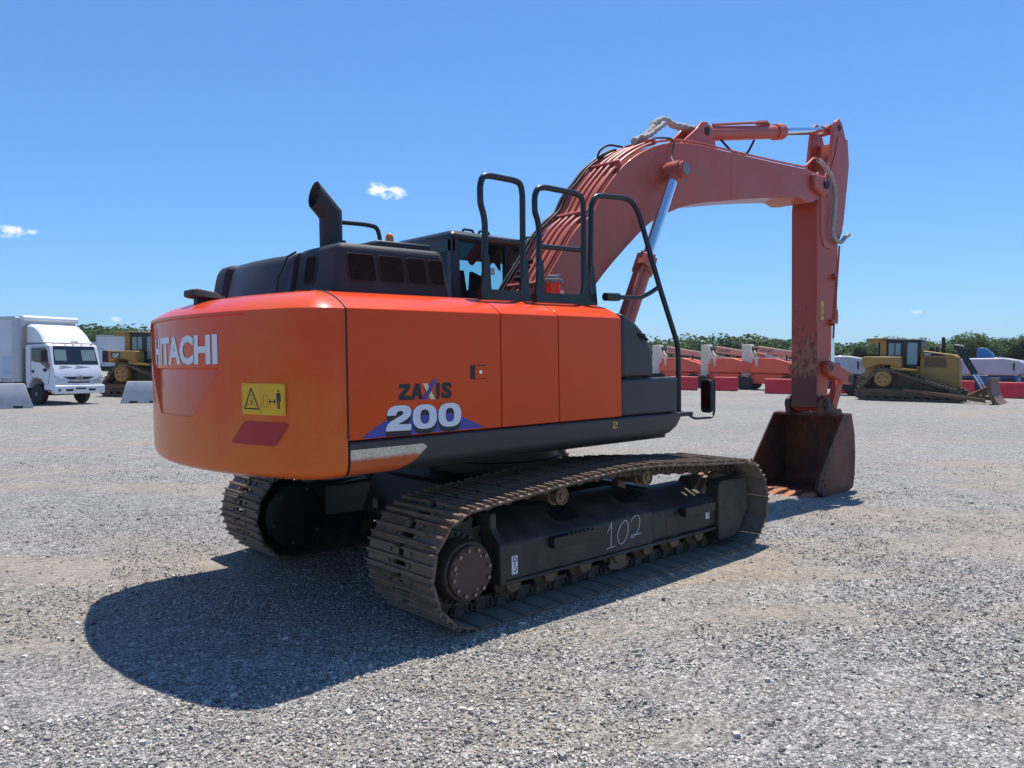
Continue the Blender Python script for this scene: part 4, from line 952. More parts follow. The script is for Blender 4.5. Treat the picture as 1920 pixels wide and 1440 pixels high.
# ================================================================== GROUND
def gravel_mat():
    m, nt, b, out = new_mat('gravel')
    g = nt.nodes.new('ShaderNodeNewGeometry'); pos = g.outputs['Position']
    def vor(scale, out_='Color', rnd=1.):
        v = nt.nodes.new('ShaderNodeTexVoronoi'); v.inputs['Scale'].default_value = scale; v.inputs['Randomness'].default_value = rnd; nt.links.new(pos, v.inputs['Vector']); return v
    v1 = vor(68); v2 = vor(36); v3 = vor(130)
    def val(v):
        s_ = nt.nodes.new('ShaderNodeSeparateColor'); nt.links.new(v.outputs['Color'], s_.inputs[0]); return s_.outputs[0]
    stops = [(0., (.028, .027, .026)), (.22, (.108, .102, .095)), (.5, (.285, .268, .242)), (.78, (.50, .468, .42)), (1., (.88, .83, .74))]
    def rampc(f): return ramp(nt, f, stops)
    c = mixc(nt, .30, rampc(val(v1)), rampc(val(v2))); c = mixc(nt, .34, c, rampc(val(v3)))
    # dirt shows through in drifts and wheel tracks
    big = noise(nt, mapped(nt, pos, (1, 1, .01)), .33, 5, .55)
    rt_ = nt.nodes.new('ShaderNodeMapping'); rt_.inputs['Rotation'].default_value = (0, 0, R(34)); nt.links.new(pos, rt_.inputs['Vector'])
    rot = nt.nodes.new('ShaderNodeMapping'); rot.inputs['Scale'].default_value = (.22, 1.7, .01); nt.links.new(rt_.outputs[0], rot.inputs['Vector'])
    strk = noise(nt, rot.outputs[0], .55, 5, .6)
    fine = noise(nt, pos, 14, 6, .7)
    d = math_n(nt, 'ADD', math_n(nt, 'ADD', math_n(nt, 'MULTIPLY', big, .55), math_n(nt, 'MULTIPLY', strk, .55)), math_n(nt, 'MULTIPLY', fine, .22))
    sxy = nt.nodes.new('ShaderNodeSeparateXYZ'); nt.links.new(pos, sxy.inputs[0])
    wx = math_n(nt, 'MULTIPLY', math_n(nt, 'SUBTRACT', noise(nt, mapped(nt, pos, (1, 1, .01)), .5, 3, .5), .5), 1.6)
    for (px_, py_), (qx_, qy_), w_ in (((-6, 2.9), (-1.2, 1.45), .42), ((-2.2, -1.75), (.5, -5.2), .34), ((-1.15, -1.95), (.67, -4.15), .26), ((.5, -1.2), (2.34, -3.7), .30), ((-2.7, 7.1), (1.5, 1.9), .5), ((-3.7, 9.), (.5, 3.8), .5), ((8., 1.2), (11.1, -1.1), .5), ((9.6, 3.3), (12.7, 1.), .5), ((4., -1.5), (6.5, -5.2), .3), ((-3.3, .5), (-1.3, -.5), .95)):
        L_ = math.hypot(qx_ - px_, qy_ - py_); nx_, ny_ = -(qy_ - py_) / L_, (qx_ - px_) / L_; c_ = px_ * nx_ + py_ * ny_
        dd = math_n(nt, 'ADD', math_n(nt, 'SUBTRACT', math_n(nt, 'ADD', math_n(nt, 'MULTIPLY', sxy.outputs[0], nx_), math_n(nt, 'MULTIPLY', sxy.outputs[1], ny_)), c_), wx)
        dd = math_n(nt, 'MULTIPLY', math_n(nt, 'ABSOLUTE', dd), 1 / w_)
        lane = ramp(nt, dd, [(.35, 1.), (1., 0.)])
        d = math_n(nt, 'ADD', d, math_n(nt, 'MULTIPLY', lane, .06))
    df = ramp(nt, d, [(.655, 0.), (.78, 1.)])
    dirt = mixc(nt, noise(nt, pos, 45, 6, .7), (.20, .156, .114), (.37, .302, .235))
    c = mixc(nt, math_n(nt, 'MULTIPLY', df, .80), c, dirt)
    sp = noise(nt, pos, 15, 9, .8)
    mid = ramp(nt, math_n(nt, 'ADD', math_n(nt, 'MULTIPLY', sp, .7), math_n(nt, 'MULTIPLY', noise(nt, mapped(nt, pos, (1, 1, .01)), 2.2, 8, .75), .3)), [(.38, .58), (.5, 1.02), (.62, 1.44)])
    mv = nt.nodes.new('ShaderNodeMix'); mv.data_type = 'RGBA'; mv.blend_type = 'MULTIPLY'; mv.inputs[0].default_value = 1.; nt.links.new(c, mv.inputs[6]); nt.links.new(mid, mv.inputs[7]); c = mv.outputs[2]
    # paler and darker washes
    w = noise(nt, mapped(nt, pos, (1, 1, .01)), .12, 4, .5)
    c = mixc(nt, math_n(nt, 'MULTIPLY', ramp(nt, w, [(.35, 1.), (.6, 0.)]), .3), c, (.20, .195, .195))
    nt.links.new(c, b.inputs['Base Color']); b.inputs['Roughness'].default_value = .85; b.inputs['Specular IOR Level'].default_value = .25
    h = math_n(nt, 'ADD', math_n(nt, 'MULTIPLY', v1.outputs['Distance'], -1.), math_n(nt, 'MULTIPLY', v2.outputs['Distance'], -.9))
    h = math_n(nt, 'ADD', h, math_n(nt, 'MULTIPLY', fine, .6))
    hm = math_n(nt, 'MULTIPLY', h, math_n(nt, 'SUBTRACT', 1.0, math_n(nt, 'MULTIPLY', df, .55)))
    bump(nt, b, hm, .9, .024)
    return m
M['gravel'] = gravel_mat()
from mathutils import noise as mn
def relief(x, y):
    r = math.hypot(x - CP.x, y - CP.y); k = 1 - sstep(14, 40, r)
    k2 = sstep(.2, .8, max(abs(x - .2) - 2.1, abs(y) - 1.75))
    t_ = sstep(1.80, 1.69, abs(y)) * sstep(.80, .90, abs(y)) * sstep(-1.75, -1.5, x) * sstep(2.1, 1.9, x)
    bm_ = .006 * math.exp(-((abs(y) - 1.74) / .06) ** 2) * sstep(-1.7, -1.3, x) * sstep(2.1, 1.8, x) * (.6 + .5 * mn.noise((x * 5, y, 2)))
    return .022 * t_ + bm_ + k * k2 * (.022 * mn.noise((x * .9, y * .9, 0)) + .012 * mn.noise((x * 2.7, y * 2.7, 3)) + .006 * mn.noise((x * 7, y * 7, 5)))
m_ = MB(); NA = 220; rings = []
rr = [0.01]
while rr[-1] < 2500: rr.append(rr[-1] + max(.07, rr[-1] * .032))
c0 = Vector((-1.5, -2.5))
for r_ in rr:
    ring = []
    for k in range(NA):
        a = 2 * pi * k / NA; x, y = c0.x + r_ * math.cos(a), c0.y + r_ * math.sin(a); ring.append((x, y, ground_z(x, y) + relief(x, y) - .004))
    rings.append(ring)
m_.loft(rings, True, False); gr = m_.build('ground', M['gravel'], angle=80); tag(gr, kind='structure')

# loose stones: crushed rock lying on the ground, far too many to count
def stones():
    rnd = random.Random(8); vs = []; fs = []
    base = [(-1, -1, -1), (1, -1, -1), (1, 1, -1), (-1, 1, -1), (-.8, -.8, 1), (.8, -.8, 1), (.8, .8, 1), (-.8, .8, 1)]
    F = [(0, 3, 2, 1), (4, 5, 6, 7), (0, 1, 5, 4), (1, 2, 6, 5), (2, 3, 7, 6), (3, 0, 4, 7)]
    fa = math.atan2(fwd.y, fwd.x); n = 0
    for i in range(210000):
        u = rnd.random(); r_ = 2.6 + 15 * u ** 1.5; a = fa + rnd.uniform(-.78, .78)
        x, y = CP.x + r_ * math.cos(a), CP.y + r_ * math.sin(a)
        dn = mn.noise((x * .7, y * .7, 9)) + .5 * mn.noise((x * 2.3, y * 2.3, 4))
        if dn < -.02 and rnd.random() < .85: continue
        if rnd.random() < (r_ - 7) / 11: continue
        if -1.75 < x < 2.05 and .85 < abs(y) < 1.70: continue
        s = rnd.choice((.0035, .0045, .0055, .0065, .008)) * rnd.uniform(.75, 1.25)
        q = rnd.random()
        if q > .985: s *= 1.9
        if q > .9985: s *= 1.3
        z = ground_z(x, y) + relief(x, y) - .004 + s * .35
        ca, sa = math.cos(rnd.uniform(0, 6.28)), math.sin(rnd.uniform(0, 6.28))
        sx, sy, sz = s * rnd.uniform(.8, 1.5), s * rnd.uniform(.7, 1.1), s * rnd.uniform(.45, .9); tl = rnd.uniform(-.5, .5)
        o = len(vs)
        for (bx, by, bz) in base:
            px, py, pz = bx * sx * rnd.uniform(.55, 1.1), by * sy * rnd.uniform(.55, 1.1), bz * sz * rnd.uniform(.6, 1.1)
            pz += px * tl
            vs.append((x + px * ca - py * sa, y + px * sa + py * ca, z + pz))
        fs += [tuple(o + k for k in f) for f in F]; n += 1
    me = bpy.data.meshes.new('loose_gravel'); me.from_pydata(vs, [], fs); me.update()
    m, nt, b, out = new_mat('crushed_stone')
    g = nt.nodes.new('ShaderNodeNewGeometry')
    c = ramp(nt, g.outputs['Random Per Island'], [(0., (.07, .068, .067)), (.12, (.17, .162, .152)), (.4, (.33, .31, .28)), (.7, (.50, .47, .42)), (.93, (.70, .66, .58)), (.97, (.42, .30, .19)), (1., (.66, .61, .52))])
    c = mixc(nt, math_n(nt, 'MULTIPLY', noise(nt, g.outputs['Position'], 160, 3), .35), c, (.24, .20, .16))
    nt.links.new(c, b.inputs['Base Color']); b.inputs['Roughness'].default_value = .85; b.inputs['Specular IOR Level'].default_value = .25
    me.materials.append(m); o = bpy.data.objects.new('loose_gravel', me); COL.objects.link(o); tag(o, kind='stuff')
stones()

# ================================================================== TREES, WOOD, HILLS
def leaf_mat(name, c1, c2):
    m, nt, b, out = new_mat(name); g = nt.nodes.new('ShaderNodeNewGeometry')
    c = mixc(nt, g.outputs['Random Per Island'], c1, c2)
    nt.links.new(c, b.inputs['Base Color']); b.inputs['Roughness'].default_value = .6; b.inputs['Specular IOR Level'].default_value = .2
    b.inputs['Transmission Weight'].default_value = 0
    t = nt.nodes.new('ShaderNodeBsdfTranslucent'); nt.links.new(c, t.inputs[0]); mx = nt.nodes.new('ShaderNodeMixShader'); mx.inputs[0].default_value = .35
    nt.links.new(b.outputs[0], mx.inputs[1]); nt.links.new(t.outputs[0], mx.inputs[2]); nt.links.new(mx.outputs[0], out.inputs[0]); return m
LEAF = [leaf_mat('oak_leaves', (.048, .088, .026), (.11, .17, .045)), leaf_mat('dark_leaves', (.034, .070, .028), (.075, .125, .042)), leaf_mat('pale_leaves', (.075, .125, .030), (.16, .22, .06))]
bark = mat('bark', (.07, .055, .042), .9)
def crown_mesh(seed, h, rad, n, conical=0., big=1.):
    rnd = random.Random(seed); m2 = MB(); lobes = []
    for k in range(11):
        a = rnd.uniform(0, 6.28); t = rnd.uniform(.30, .95); rr_ = rad * (math.sin(pi * min(1, t * .92)) ** .6) * rnd.uniform(.2, .78) * (1 - conical * t)
        lobes.append((Vector((rr_ * math.cos(a), rr_ * math.sin(a), h * t)), rad * rnd.uniform(.36, .60) * (1 - conical * .5 * t)))
    lobes.append((Vector((0, 0, h * .86)), rad * .42))
    for i in range(n):
        c, r_ = rnd.choice(lobes)
        v = Vector((rnd.gauss(0, 1), rnd.gauss(0, 1), rnd.gauss(0, 1) * .8)).normalized() * r_ * rnd.uniform(.45, 1.0) ** .6
        p = c + v; s = rnd.uniform(.10, .22) * h / 9 * big
        u = Vector((rnd.gauss(0, 1), rnd.gauss(0, 1), rnd.gauss(0, .6))).normalized(); w = u.cross(Vector((rnd.gauss(0, 1), rnd.gauss(0, 1), rnd.gauss(0, 1)))).normalized()
        m2.add([p + u * s, p + w * s * .7, p - u * s, p - w * s * .7], [(0, 1, 2, 3)])
    return m2
def trunk_mesh(seed, h):
    rnd = random.Random(seed + 50); m2 = MB()
    m2.tube(spline([(0, 0, -.3), (.08, .05, h * .3), (-.05, .1, h * .6), (.05, 0, h * .85)], 4), .2, 7, rad=lambda i: .22 * (1 - i / 15) * h / 9 + .02)
    for k in range(5):
        a = rnd.uniform(0, 6.28); z = h * rnd.uniform(.25, .6); L = h * .25; m2.tube([(0, 0, z), (L * .5 * math.cos(a), L * .5 * math.sin(a), z + L * .4), (L * math.cos(a), L * math.sin(a), z + L * .9)], .06, 5, rad=lambda i: (.08, .05, .02)[i])
    return m2
protos = []
for k, (h, rad, kind, con) in enumerate(((9.5, 3.6, 0, 0.), (8.6, 3.2, 1, .1), (7.6, 3.0, 2, 0.), (10.2, 3.0, 1, .55), (9., 4.0, 0, .1))):
    t = empty('broadleaf_tree'); c = crown_mesh(k + 11, h, rad * 1.15, 6500, con).build('crown', LEAF[kind], t, flat=True); tr = trunk_mesh(k, h).build('trunk', bark, t)
    protos.append((t, kind))
TLAB = ['mid green leafy tree at the front edge of the wood behind the yard', 'dark green tall tree at the front edge of the wood behind the yard', 'pale yellow-green bushy tree at the front edge of the wood behind the yard']
used = set(); rnd = random.Random(21)
spots = []
px = 150
while px < 305: spots.append((px, rnd.uniform(98, 106), .86 if px < 205 else .72)); px += rnd.uniform(17, 25)
px = 1226
while px < 1500: spots.append((px, rnd.uniform(135, 148), .86)); px += rnd.uniform(20, 28)
px = 1565
while px < 1960: spots.append((px, rnd.uniform(112, 124), .68 + .26 * (px - 1565) / 330)); px += rnd.uniform(22, 30)
for i, (px, dep, sc) in enumerate(spots):
    k = rnd.choice((0, 1, 2, 3, 4)); t, kind = protos[k]
    if k in used: t = copy_tree(t)
    used.add(k); p = at(px, dep); t.location = p; t.rotation_euler = (0, 0, rnd.uniform(0, 6.28)); s = sc * rnd.uniform(.82, 1.10); t.scale = (s * rnd.uniform(1.15, 1.4), s * 1.2, s * .66)
    tag(t, TLAB[kind], 'tree', 'trees along the front edge of the wood')
for k, (t, kind) in enumerate(protos):
    if k not in used: t.location = at(1900, 130); tag(t, TLAB[kind], 'tree', 'trees along the front edge of the wood')
# the wood behind them reads as one mass
m_ = MB(); rnd = random.Random(5)
base_c = [crown_mesh(80 + k, 9, 4.4, 1000, .15 * (k % 3), 2.) for k in range(5)]
for i in range(420):
    px = rnd.uniform(-250, 2250) if i < 300 else rnd.choice((rnd.uniform(150, 310), rnd.uniform(1220, 1520), rnd.uniform(1560, 1960))); dep = rnd.uniform(126, 210) if px > 500 else rnd.uniform(108, 170)
    p = at(px, dep); b_ = rnd.choice(base_c); a = rnd.uniform(0, 6.28); s = rnd.uniform(.8, 1.15) * (1.04 if px < 500 else 1.06); ca, sa = math.cos(a) * s, math.sin(a) * s
    m_.add([(p.x + x * ca - y * sa, p.y + x * sa + y * ca, p.z - .6 + z * s * .60) for x, y, z in b_.v], b_.f)
wood = m_.build('woodland', leaf_mat('wood_leaves', (.040, .078, .028), (.095, .15, .045)), flat=True); tag(wood, kind='stuff')
# low scrub closing the foot of the wood
hill_m, nt, b, out = new_mat('forested_hill'); co = coords(nt)
nt.links.new(mixc(nt, ramp(nt, noise(nt, co, .06, 8, .7), [(.4, 0.), (.6, 1.)]), (.035, .070, .042), (.065, .115, .060)), b.inputs['Base Color']); b.inputs['Roughness'].default_value = .9
bump(nt, b, noise(nt, co, .09, 6, .7), 1., 6.)
m_ = MB(); rows = []
for j in range(14):
    row = []
    for i in range(150):
        px = -700 + i * 24; dep = 900 + j * 70
        prof_h = 17 + 13 * math.exp(-((px - 1275) / 62) ** 2) + 9 * math.exp(-((px - 1420) / 70) ** 2) + 3 * math.sin(px * .006) + 9 * math.exp(-((px - 225) / 60) ** 2) + 4 * mn.noise((px * .02, j * .4, 1))
        p = at(px, dep); p.z = ground_z(p.x, p.y) + prof_h * math.sin(pi * min(1., j / 13 * .96 + .02)) * 1.0; row.append(p)
    rows.append(row)
m_.loft(rows, False, False); hl = m_.build('hills', hill_m, angle=80); tag(hl, kind='structure')

# ================================================================== WHITE BOX TRUCK
white = mat('white_paint', (.74, .75, .77), .32, dirt=(.4, .38, .35), amount=.18, scale=2.5, coat=.3)
boxw = mat('white_box_panel', (.62, .63, .66), .45, dirt=(.42, .41, .40), amount=.3, scale=1.5, stretch=(1, 1, .3))
alu = mat('aluminium_rail', (.45, .46, .48), .38, metal=.7)
lamp = mat('headlamp_glass', (.5, .52, .55), .1, metal=.4)
def wheel(m2_parent, name, c, r_, w_, sgn, rimc, axis='y'):
    m2 = MB(); y = c[1]
    m2.lathe([(r_ * .55, y - w_ / 2), (r_ * .9, y - w_ / 2), (r_, y - w_ * .35), (r_, y + w_ * .35), (r_ * .9, y + w_ / 2), (r_ * .55, y + w_ / 2)], (c[0], 0, c[2]), 'y', 26)
    o = m2.build(name, M['rubber'], m2_parent)
    m2 = MB(); e = y + sgn * w_ / 2
    m2.lathe([(r_ * .56, e - sgn * .03), (r_ * .52, e - sgn * .02), (r_ * .45, e - sgn * .07), (r_ * .22, e - sgn * .06), (r_ * .2, e + sgn * .01), (.01, e + sgn * .015)], (c[0], 0, c[2]), 'y', 22)
    for k in range(6):
        a = 2 * pi * k / 6; m2.cyl((c[0] + r_ * .33 * math.cos(a), e - sgn * .06, c[2] + r_ * .33 * math.sin(a)), (c[0] + r_ * .33 * math.cos(a), e - sgn * .03, c[2] + r_ * .33 * math.sin(a)), .02, seg=6)
    m2.build('rim', rimc, o); return o
rimg = mat('grey_steel_rim', (.22, .22, .22), .5, metal=.5, dirt=(.12, .1, .08), amount=.6, scale=8)
tr = empty('box_truck'); tag(tr, 'white cab-over box truck with roof fairing, parked behind the concrete barrier at the left edge', 'box truck')
cabp = [(-.70, .62), (-.72, 2.20), (-.66, 2.33), (.62, 2.36), (.80, 2.30), (1.03, 1.46), (1.10, 1.30), (1.15, .98), (1.13, .56), (.50, .56), (.47, .80), (.30, .98), (0, 1.03), (-.30, .98), (-.47, .80), (-.50, .62)]
m_ = MB(); m_.prism(cabp, 'y', -1.0, 1.0); tcab = m_.build('cab', white, tr, bevel=.05, seg=3)
for s_ in (-1, 1):
    y = s_ * 1.002
    m_ = MB(); m_.add([(x, y, z) for x, z in ((-.30, 2.20), (.58, 2.22), (.66, 2.14), (.86, 1.42), (.78, 1.36), (.30, 1.60), (-.30, 1.68))], [range(7)]); m_.build('side_window', M['dark_glass'], tcab, flat=True)
    m_ = MB(); m_.tube([(x, y * 1.001, z) for x, z in ((-.34, 2.25), (-.34, 1.2), (-.2, 1.02), (.48, .80), (.80, .80), (.90, 1.40), (.66, 2.2), (.58, 2.26), (-.34, 2.25))], .008, 5); m_.build('door_seam', M['rubber'], tcab)
    m_ = MB(); m_.box(-.27, -.11, *sorted((y, y * 1.02)), 1.22, 1.33); m_.build('door_handle', M['rubber'], tcab, bevel=.01)
    m_ = MB(); m_.tube(fillet([(.80, s_ * .98, 2.22), (.95, s_ * 1.20, 2.18), (.98, s_ * 1.27, 1.7), (.92, s_ * 1.0, 1.50)], .08), .013, 6); m_.box(.90, .98, *sorted((s_ * 1.14, s_ * 1.36)), 1.66, 2.12); m_.build('wing_mirror', M['rubber'], tr, bevel=.03)
    m_ = MB(); m_.cyl((.62, y, 1.36), (.62, y * 1.05, 1.32), .07, seg=12); m_.build('kerb_mirror', M['rubber'], tcab)
    m_ = MB(); m_.add([(1.136 + .012, s_ * .60, 1.00), (1.128, s_ * .985, 1.14), (1.09 + .03, s_ * .985, .80), (1.15, s_ * .50, .82)], [(0, 1, 2, 3)]); m_.loft([[(1.13, s_ * .56, 1.02), (1.10, s_ * .99, 1.14), (1.11, s_ * .99, .78), (1.13, s_ * .46, .78)], [(1.165, s_ * .60, .99), (1.14, s_ * .97, 1.10), (1.15, s_ * .97, .81), (1.17, s_ * .50, .81)]]); m_.build('headlight', lamp, tcab, bevel=.015)
    wheel(tr, 'front_wheel', (0, s_ * .86, .40), .40, .26, s_, rimg)
    wheel(tr, 'rear_wheel', (-3.9, s_ * .92, .40), .40, .45, s_, rimg)
FCW = mat('far_cab_window', (.20, .27, .27), .3)
def scr(u, v): # windscreen plane
    return (.815 + (1.022 - .815) * (1 - v) + .004, -.92 + 1.84 * u, 1.47 + (2.275 - 1.47) * v)
m_ = MB(); m_.add([scr(.0, 0), scr(1, 0), scr(.955, 1), scr(.045, 1)], [(0, 1, 2, 3)]); m_.build('windscreen', M['dark_glass'], tcab, flat=True)
for u0, u1 in ((.05, .30), (.64, .95)): m_ = MB(); m_.add([(scr(u0, .30)[0] + .003,) + scr(u0, .30)[1:], (scr(u1, .30)[0] + .003,) + scr(u1, .30)[1:], (scr(u1, .82)[0] + .003,) + scr(u1, .82)[1:], (scr(u0, .82)[0] + .003,) + scr(u0, .82)[1:]], [(0, 1, 2, 3)]); m_.build('seen_through_window', FCW, tcab, flat=True)
m_ = MB()
for u0, u1 in ((.12, .42), (.45, .80)): m_.bar((1.045, scr(u0, 0)[1], 1.50), (1.02, scr(u1, 0)[1], 1.44), .025, .02)
m_.build('wiper', M['rubber'], tcab)
m_ = MB(); m_.prism([(-.62, 1.09), (-.5, 1.02), (-.36, .98), (.36, .98), (.5, 1.02), (.62, 1.09)], 'x', 1.125, 1.158); m_.box(1.12, 1.162, -.46, .46, .84, .90); m_.build('grille', M['rubber'], tcab, bevel=.01)
m_ = MB(); m_.box(1.12, 1.166, -.50, .50, .915, .965); m_.build('grille_bar', alu, tcab, bevel=.01)
m_ = MB(); e_ = [(.13 * math.cos(a), .10 * math.sin(a)) for a in [2 * pi * k / 24 for k in range(25)]]; m_.tube([(1.172, p, 1.05 + q) for p, q in e_], .014, 6); m_.tube([(1.172, -.05, .985), (1.172, -.05, 1.115)], .013, 6); m_.tube([(1.172, .05, .985), (1.172, .05, 1.115)], .013, 6); m_.tube([(1.172, -.1, 1.05), (1.172, .1, 1.05)], .013, 6); m_.build('emblem', alu, tcab)
m_ = MB(); m_.box(.98, 1.27, -1.02, 1.02, .43, .76); bp_ = m_.build('bumper', white, tr, bevel=.05, seg=3)
m_ = MB()
for y0, y1 in ((-.62, -.30), (.30, .62)): m_.prism([(y0, .62), (y1, .62), (y1 - .04, .53), (y0 + .04, .53)], 'x', 1.262, 1.274)
m_.box(1.262, 1.285, -.20, .20, .60, .66); m_.cyl((1.262, -.86, .58), (1.274, -.86, .58), .055, seg=14); m_.build('bumper_vents', M['rubber'], bp_)
for y in (-.78, -.30, 0.02, .36, .78): m_ = MB(); m_.box(.70, .78, y - .05, y + .05, 2.345, 2.38); m_.build('marker_lamp', M['amber'], tcab, bevel=.01)
fair = []
for t in range(9):
    q = t / 8; x = .52 - 1.0 * q ** 1.2; z = 2.40 + .72 * math.sin(q * pi / 2); w_ = .98 - .06 * q
    fair.append([(x, -w_, 2.40), (x, -w_, z - .12 * (1 - q * .2) if z - .12 > 2.40 else 2.40), (x, -w_ + .12, z), (x, w_ - .12, z), (x, w_, max(2.40, z - .12)), (x, w_, 2.40)])
m_ = MB(); m_.loft([[(-.70, y, z) for _, y, z in fair[-1]]] + fair[::-1], True, True); m_.build('roof_fairing', white, tr, angle=40)
m_ = MB(); m_.box(.525, .535, .06, .36, 2.425, 2.465); m_.build('fairing_badge', M['black_decal'], tr, bevel=.004)
m_ = MB(); m_.box(-6.9, -1.12, -1.22, 1.22, .86, 3.38); bx = m_.build('cargo_box', boxw, tr, bevel=.02)
m_ = MB()
for s_ in (-1, 1):
    P = [Vector((-1.12, s_ * 1.02, 0)), Vector((-.92, s_ * 1.02, 0))]; arc_ = [(-1.12 + .26 * math.cos(a), s_ * (1.02 + .25 * math.sin(a))) for a in [pi / 2 * k / 8 for k in range(9)]]
    m_.prism([(-1.12, s_ * .9), (-.86, s_ * .9)] + arc_, 'z', .86, 3.26)
m_.box(-1.12, -.862, -.95, .95, .86, 3.26); m_.build('box_nose', alu, tr)
m_ = MB(); m_.prism([(-1.12, 3.24), (-.86, 3.24), (-.80, 3.30), (-.80, 3.40), (-.88, 3.47), (-1.12, 3.47)], 'y', -1.0, 1.27); m_.build('roof_cap', white, tr, bevel=.03, seg=3)
m_ = MB()
for s_ in (-1, 1): m_.box(-6.9, -.95, *sorted((s_ * 1.222, s_ * 1.26)), 3.30, 3.42)
m_.build('top_rail', alu, tr, bevel=.01)
m_ = MB()
for s_ in (-1, 1): m_.box(-6.9, -1.0, *sorted((s_ * 1.222, s_ * 1.245)), .84, .98)
br = m_.build('bottom_rail', alu, tr)
m_ = MB()
for k in range(22): m_.box(-6.8 + k * .26, -6.68 + k * .26, -1.2475, -1.245, .90, .945)
m_.build('reflective_tape', mat('red_tape', (.25, .02, .02), .4), br)
m_ = MB(); m_.box(-1.85, -1.18, -1.2255, -1.222, 1.12, 1.85); m_.build('paper_notice', mat('blue_notice', (.50, .55, .68), .6), bx)
m_ = MB()
for x in (-5.6, -4.3, -3.0, -2.35): m_.box(x, x + .006, -1.2245, -1.222, .98, 3.3)
m_.build('panel_seam', alu, bx)
m_ = MB(); m_.box(-6.8, .9, -.45, -.30, .48, .80); m_.box(-6.8, .9, .30, .45, .48, .80); m_.box(-1.2, -.62, -1.0, 1.0, .5, .86); m_.box(-2.6, -1.5, -1.05, -.5, .40, .80); m_.cyl((0, -.9, .4), (0, .9, .4), .07); m_.build('chassis', M['black'], tr)
p = at(114, 29.6); tr.location = p; tr.scale = (.94, .94, .94); tr.rotation_mode = 'QUATERNION'; tr.rotation_quaternion = stand(p, -58)

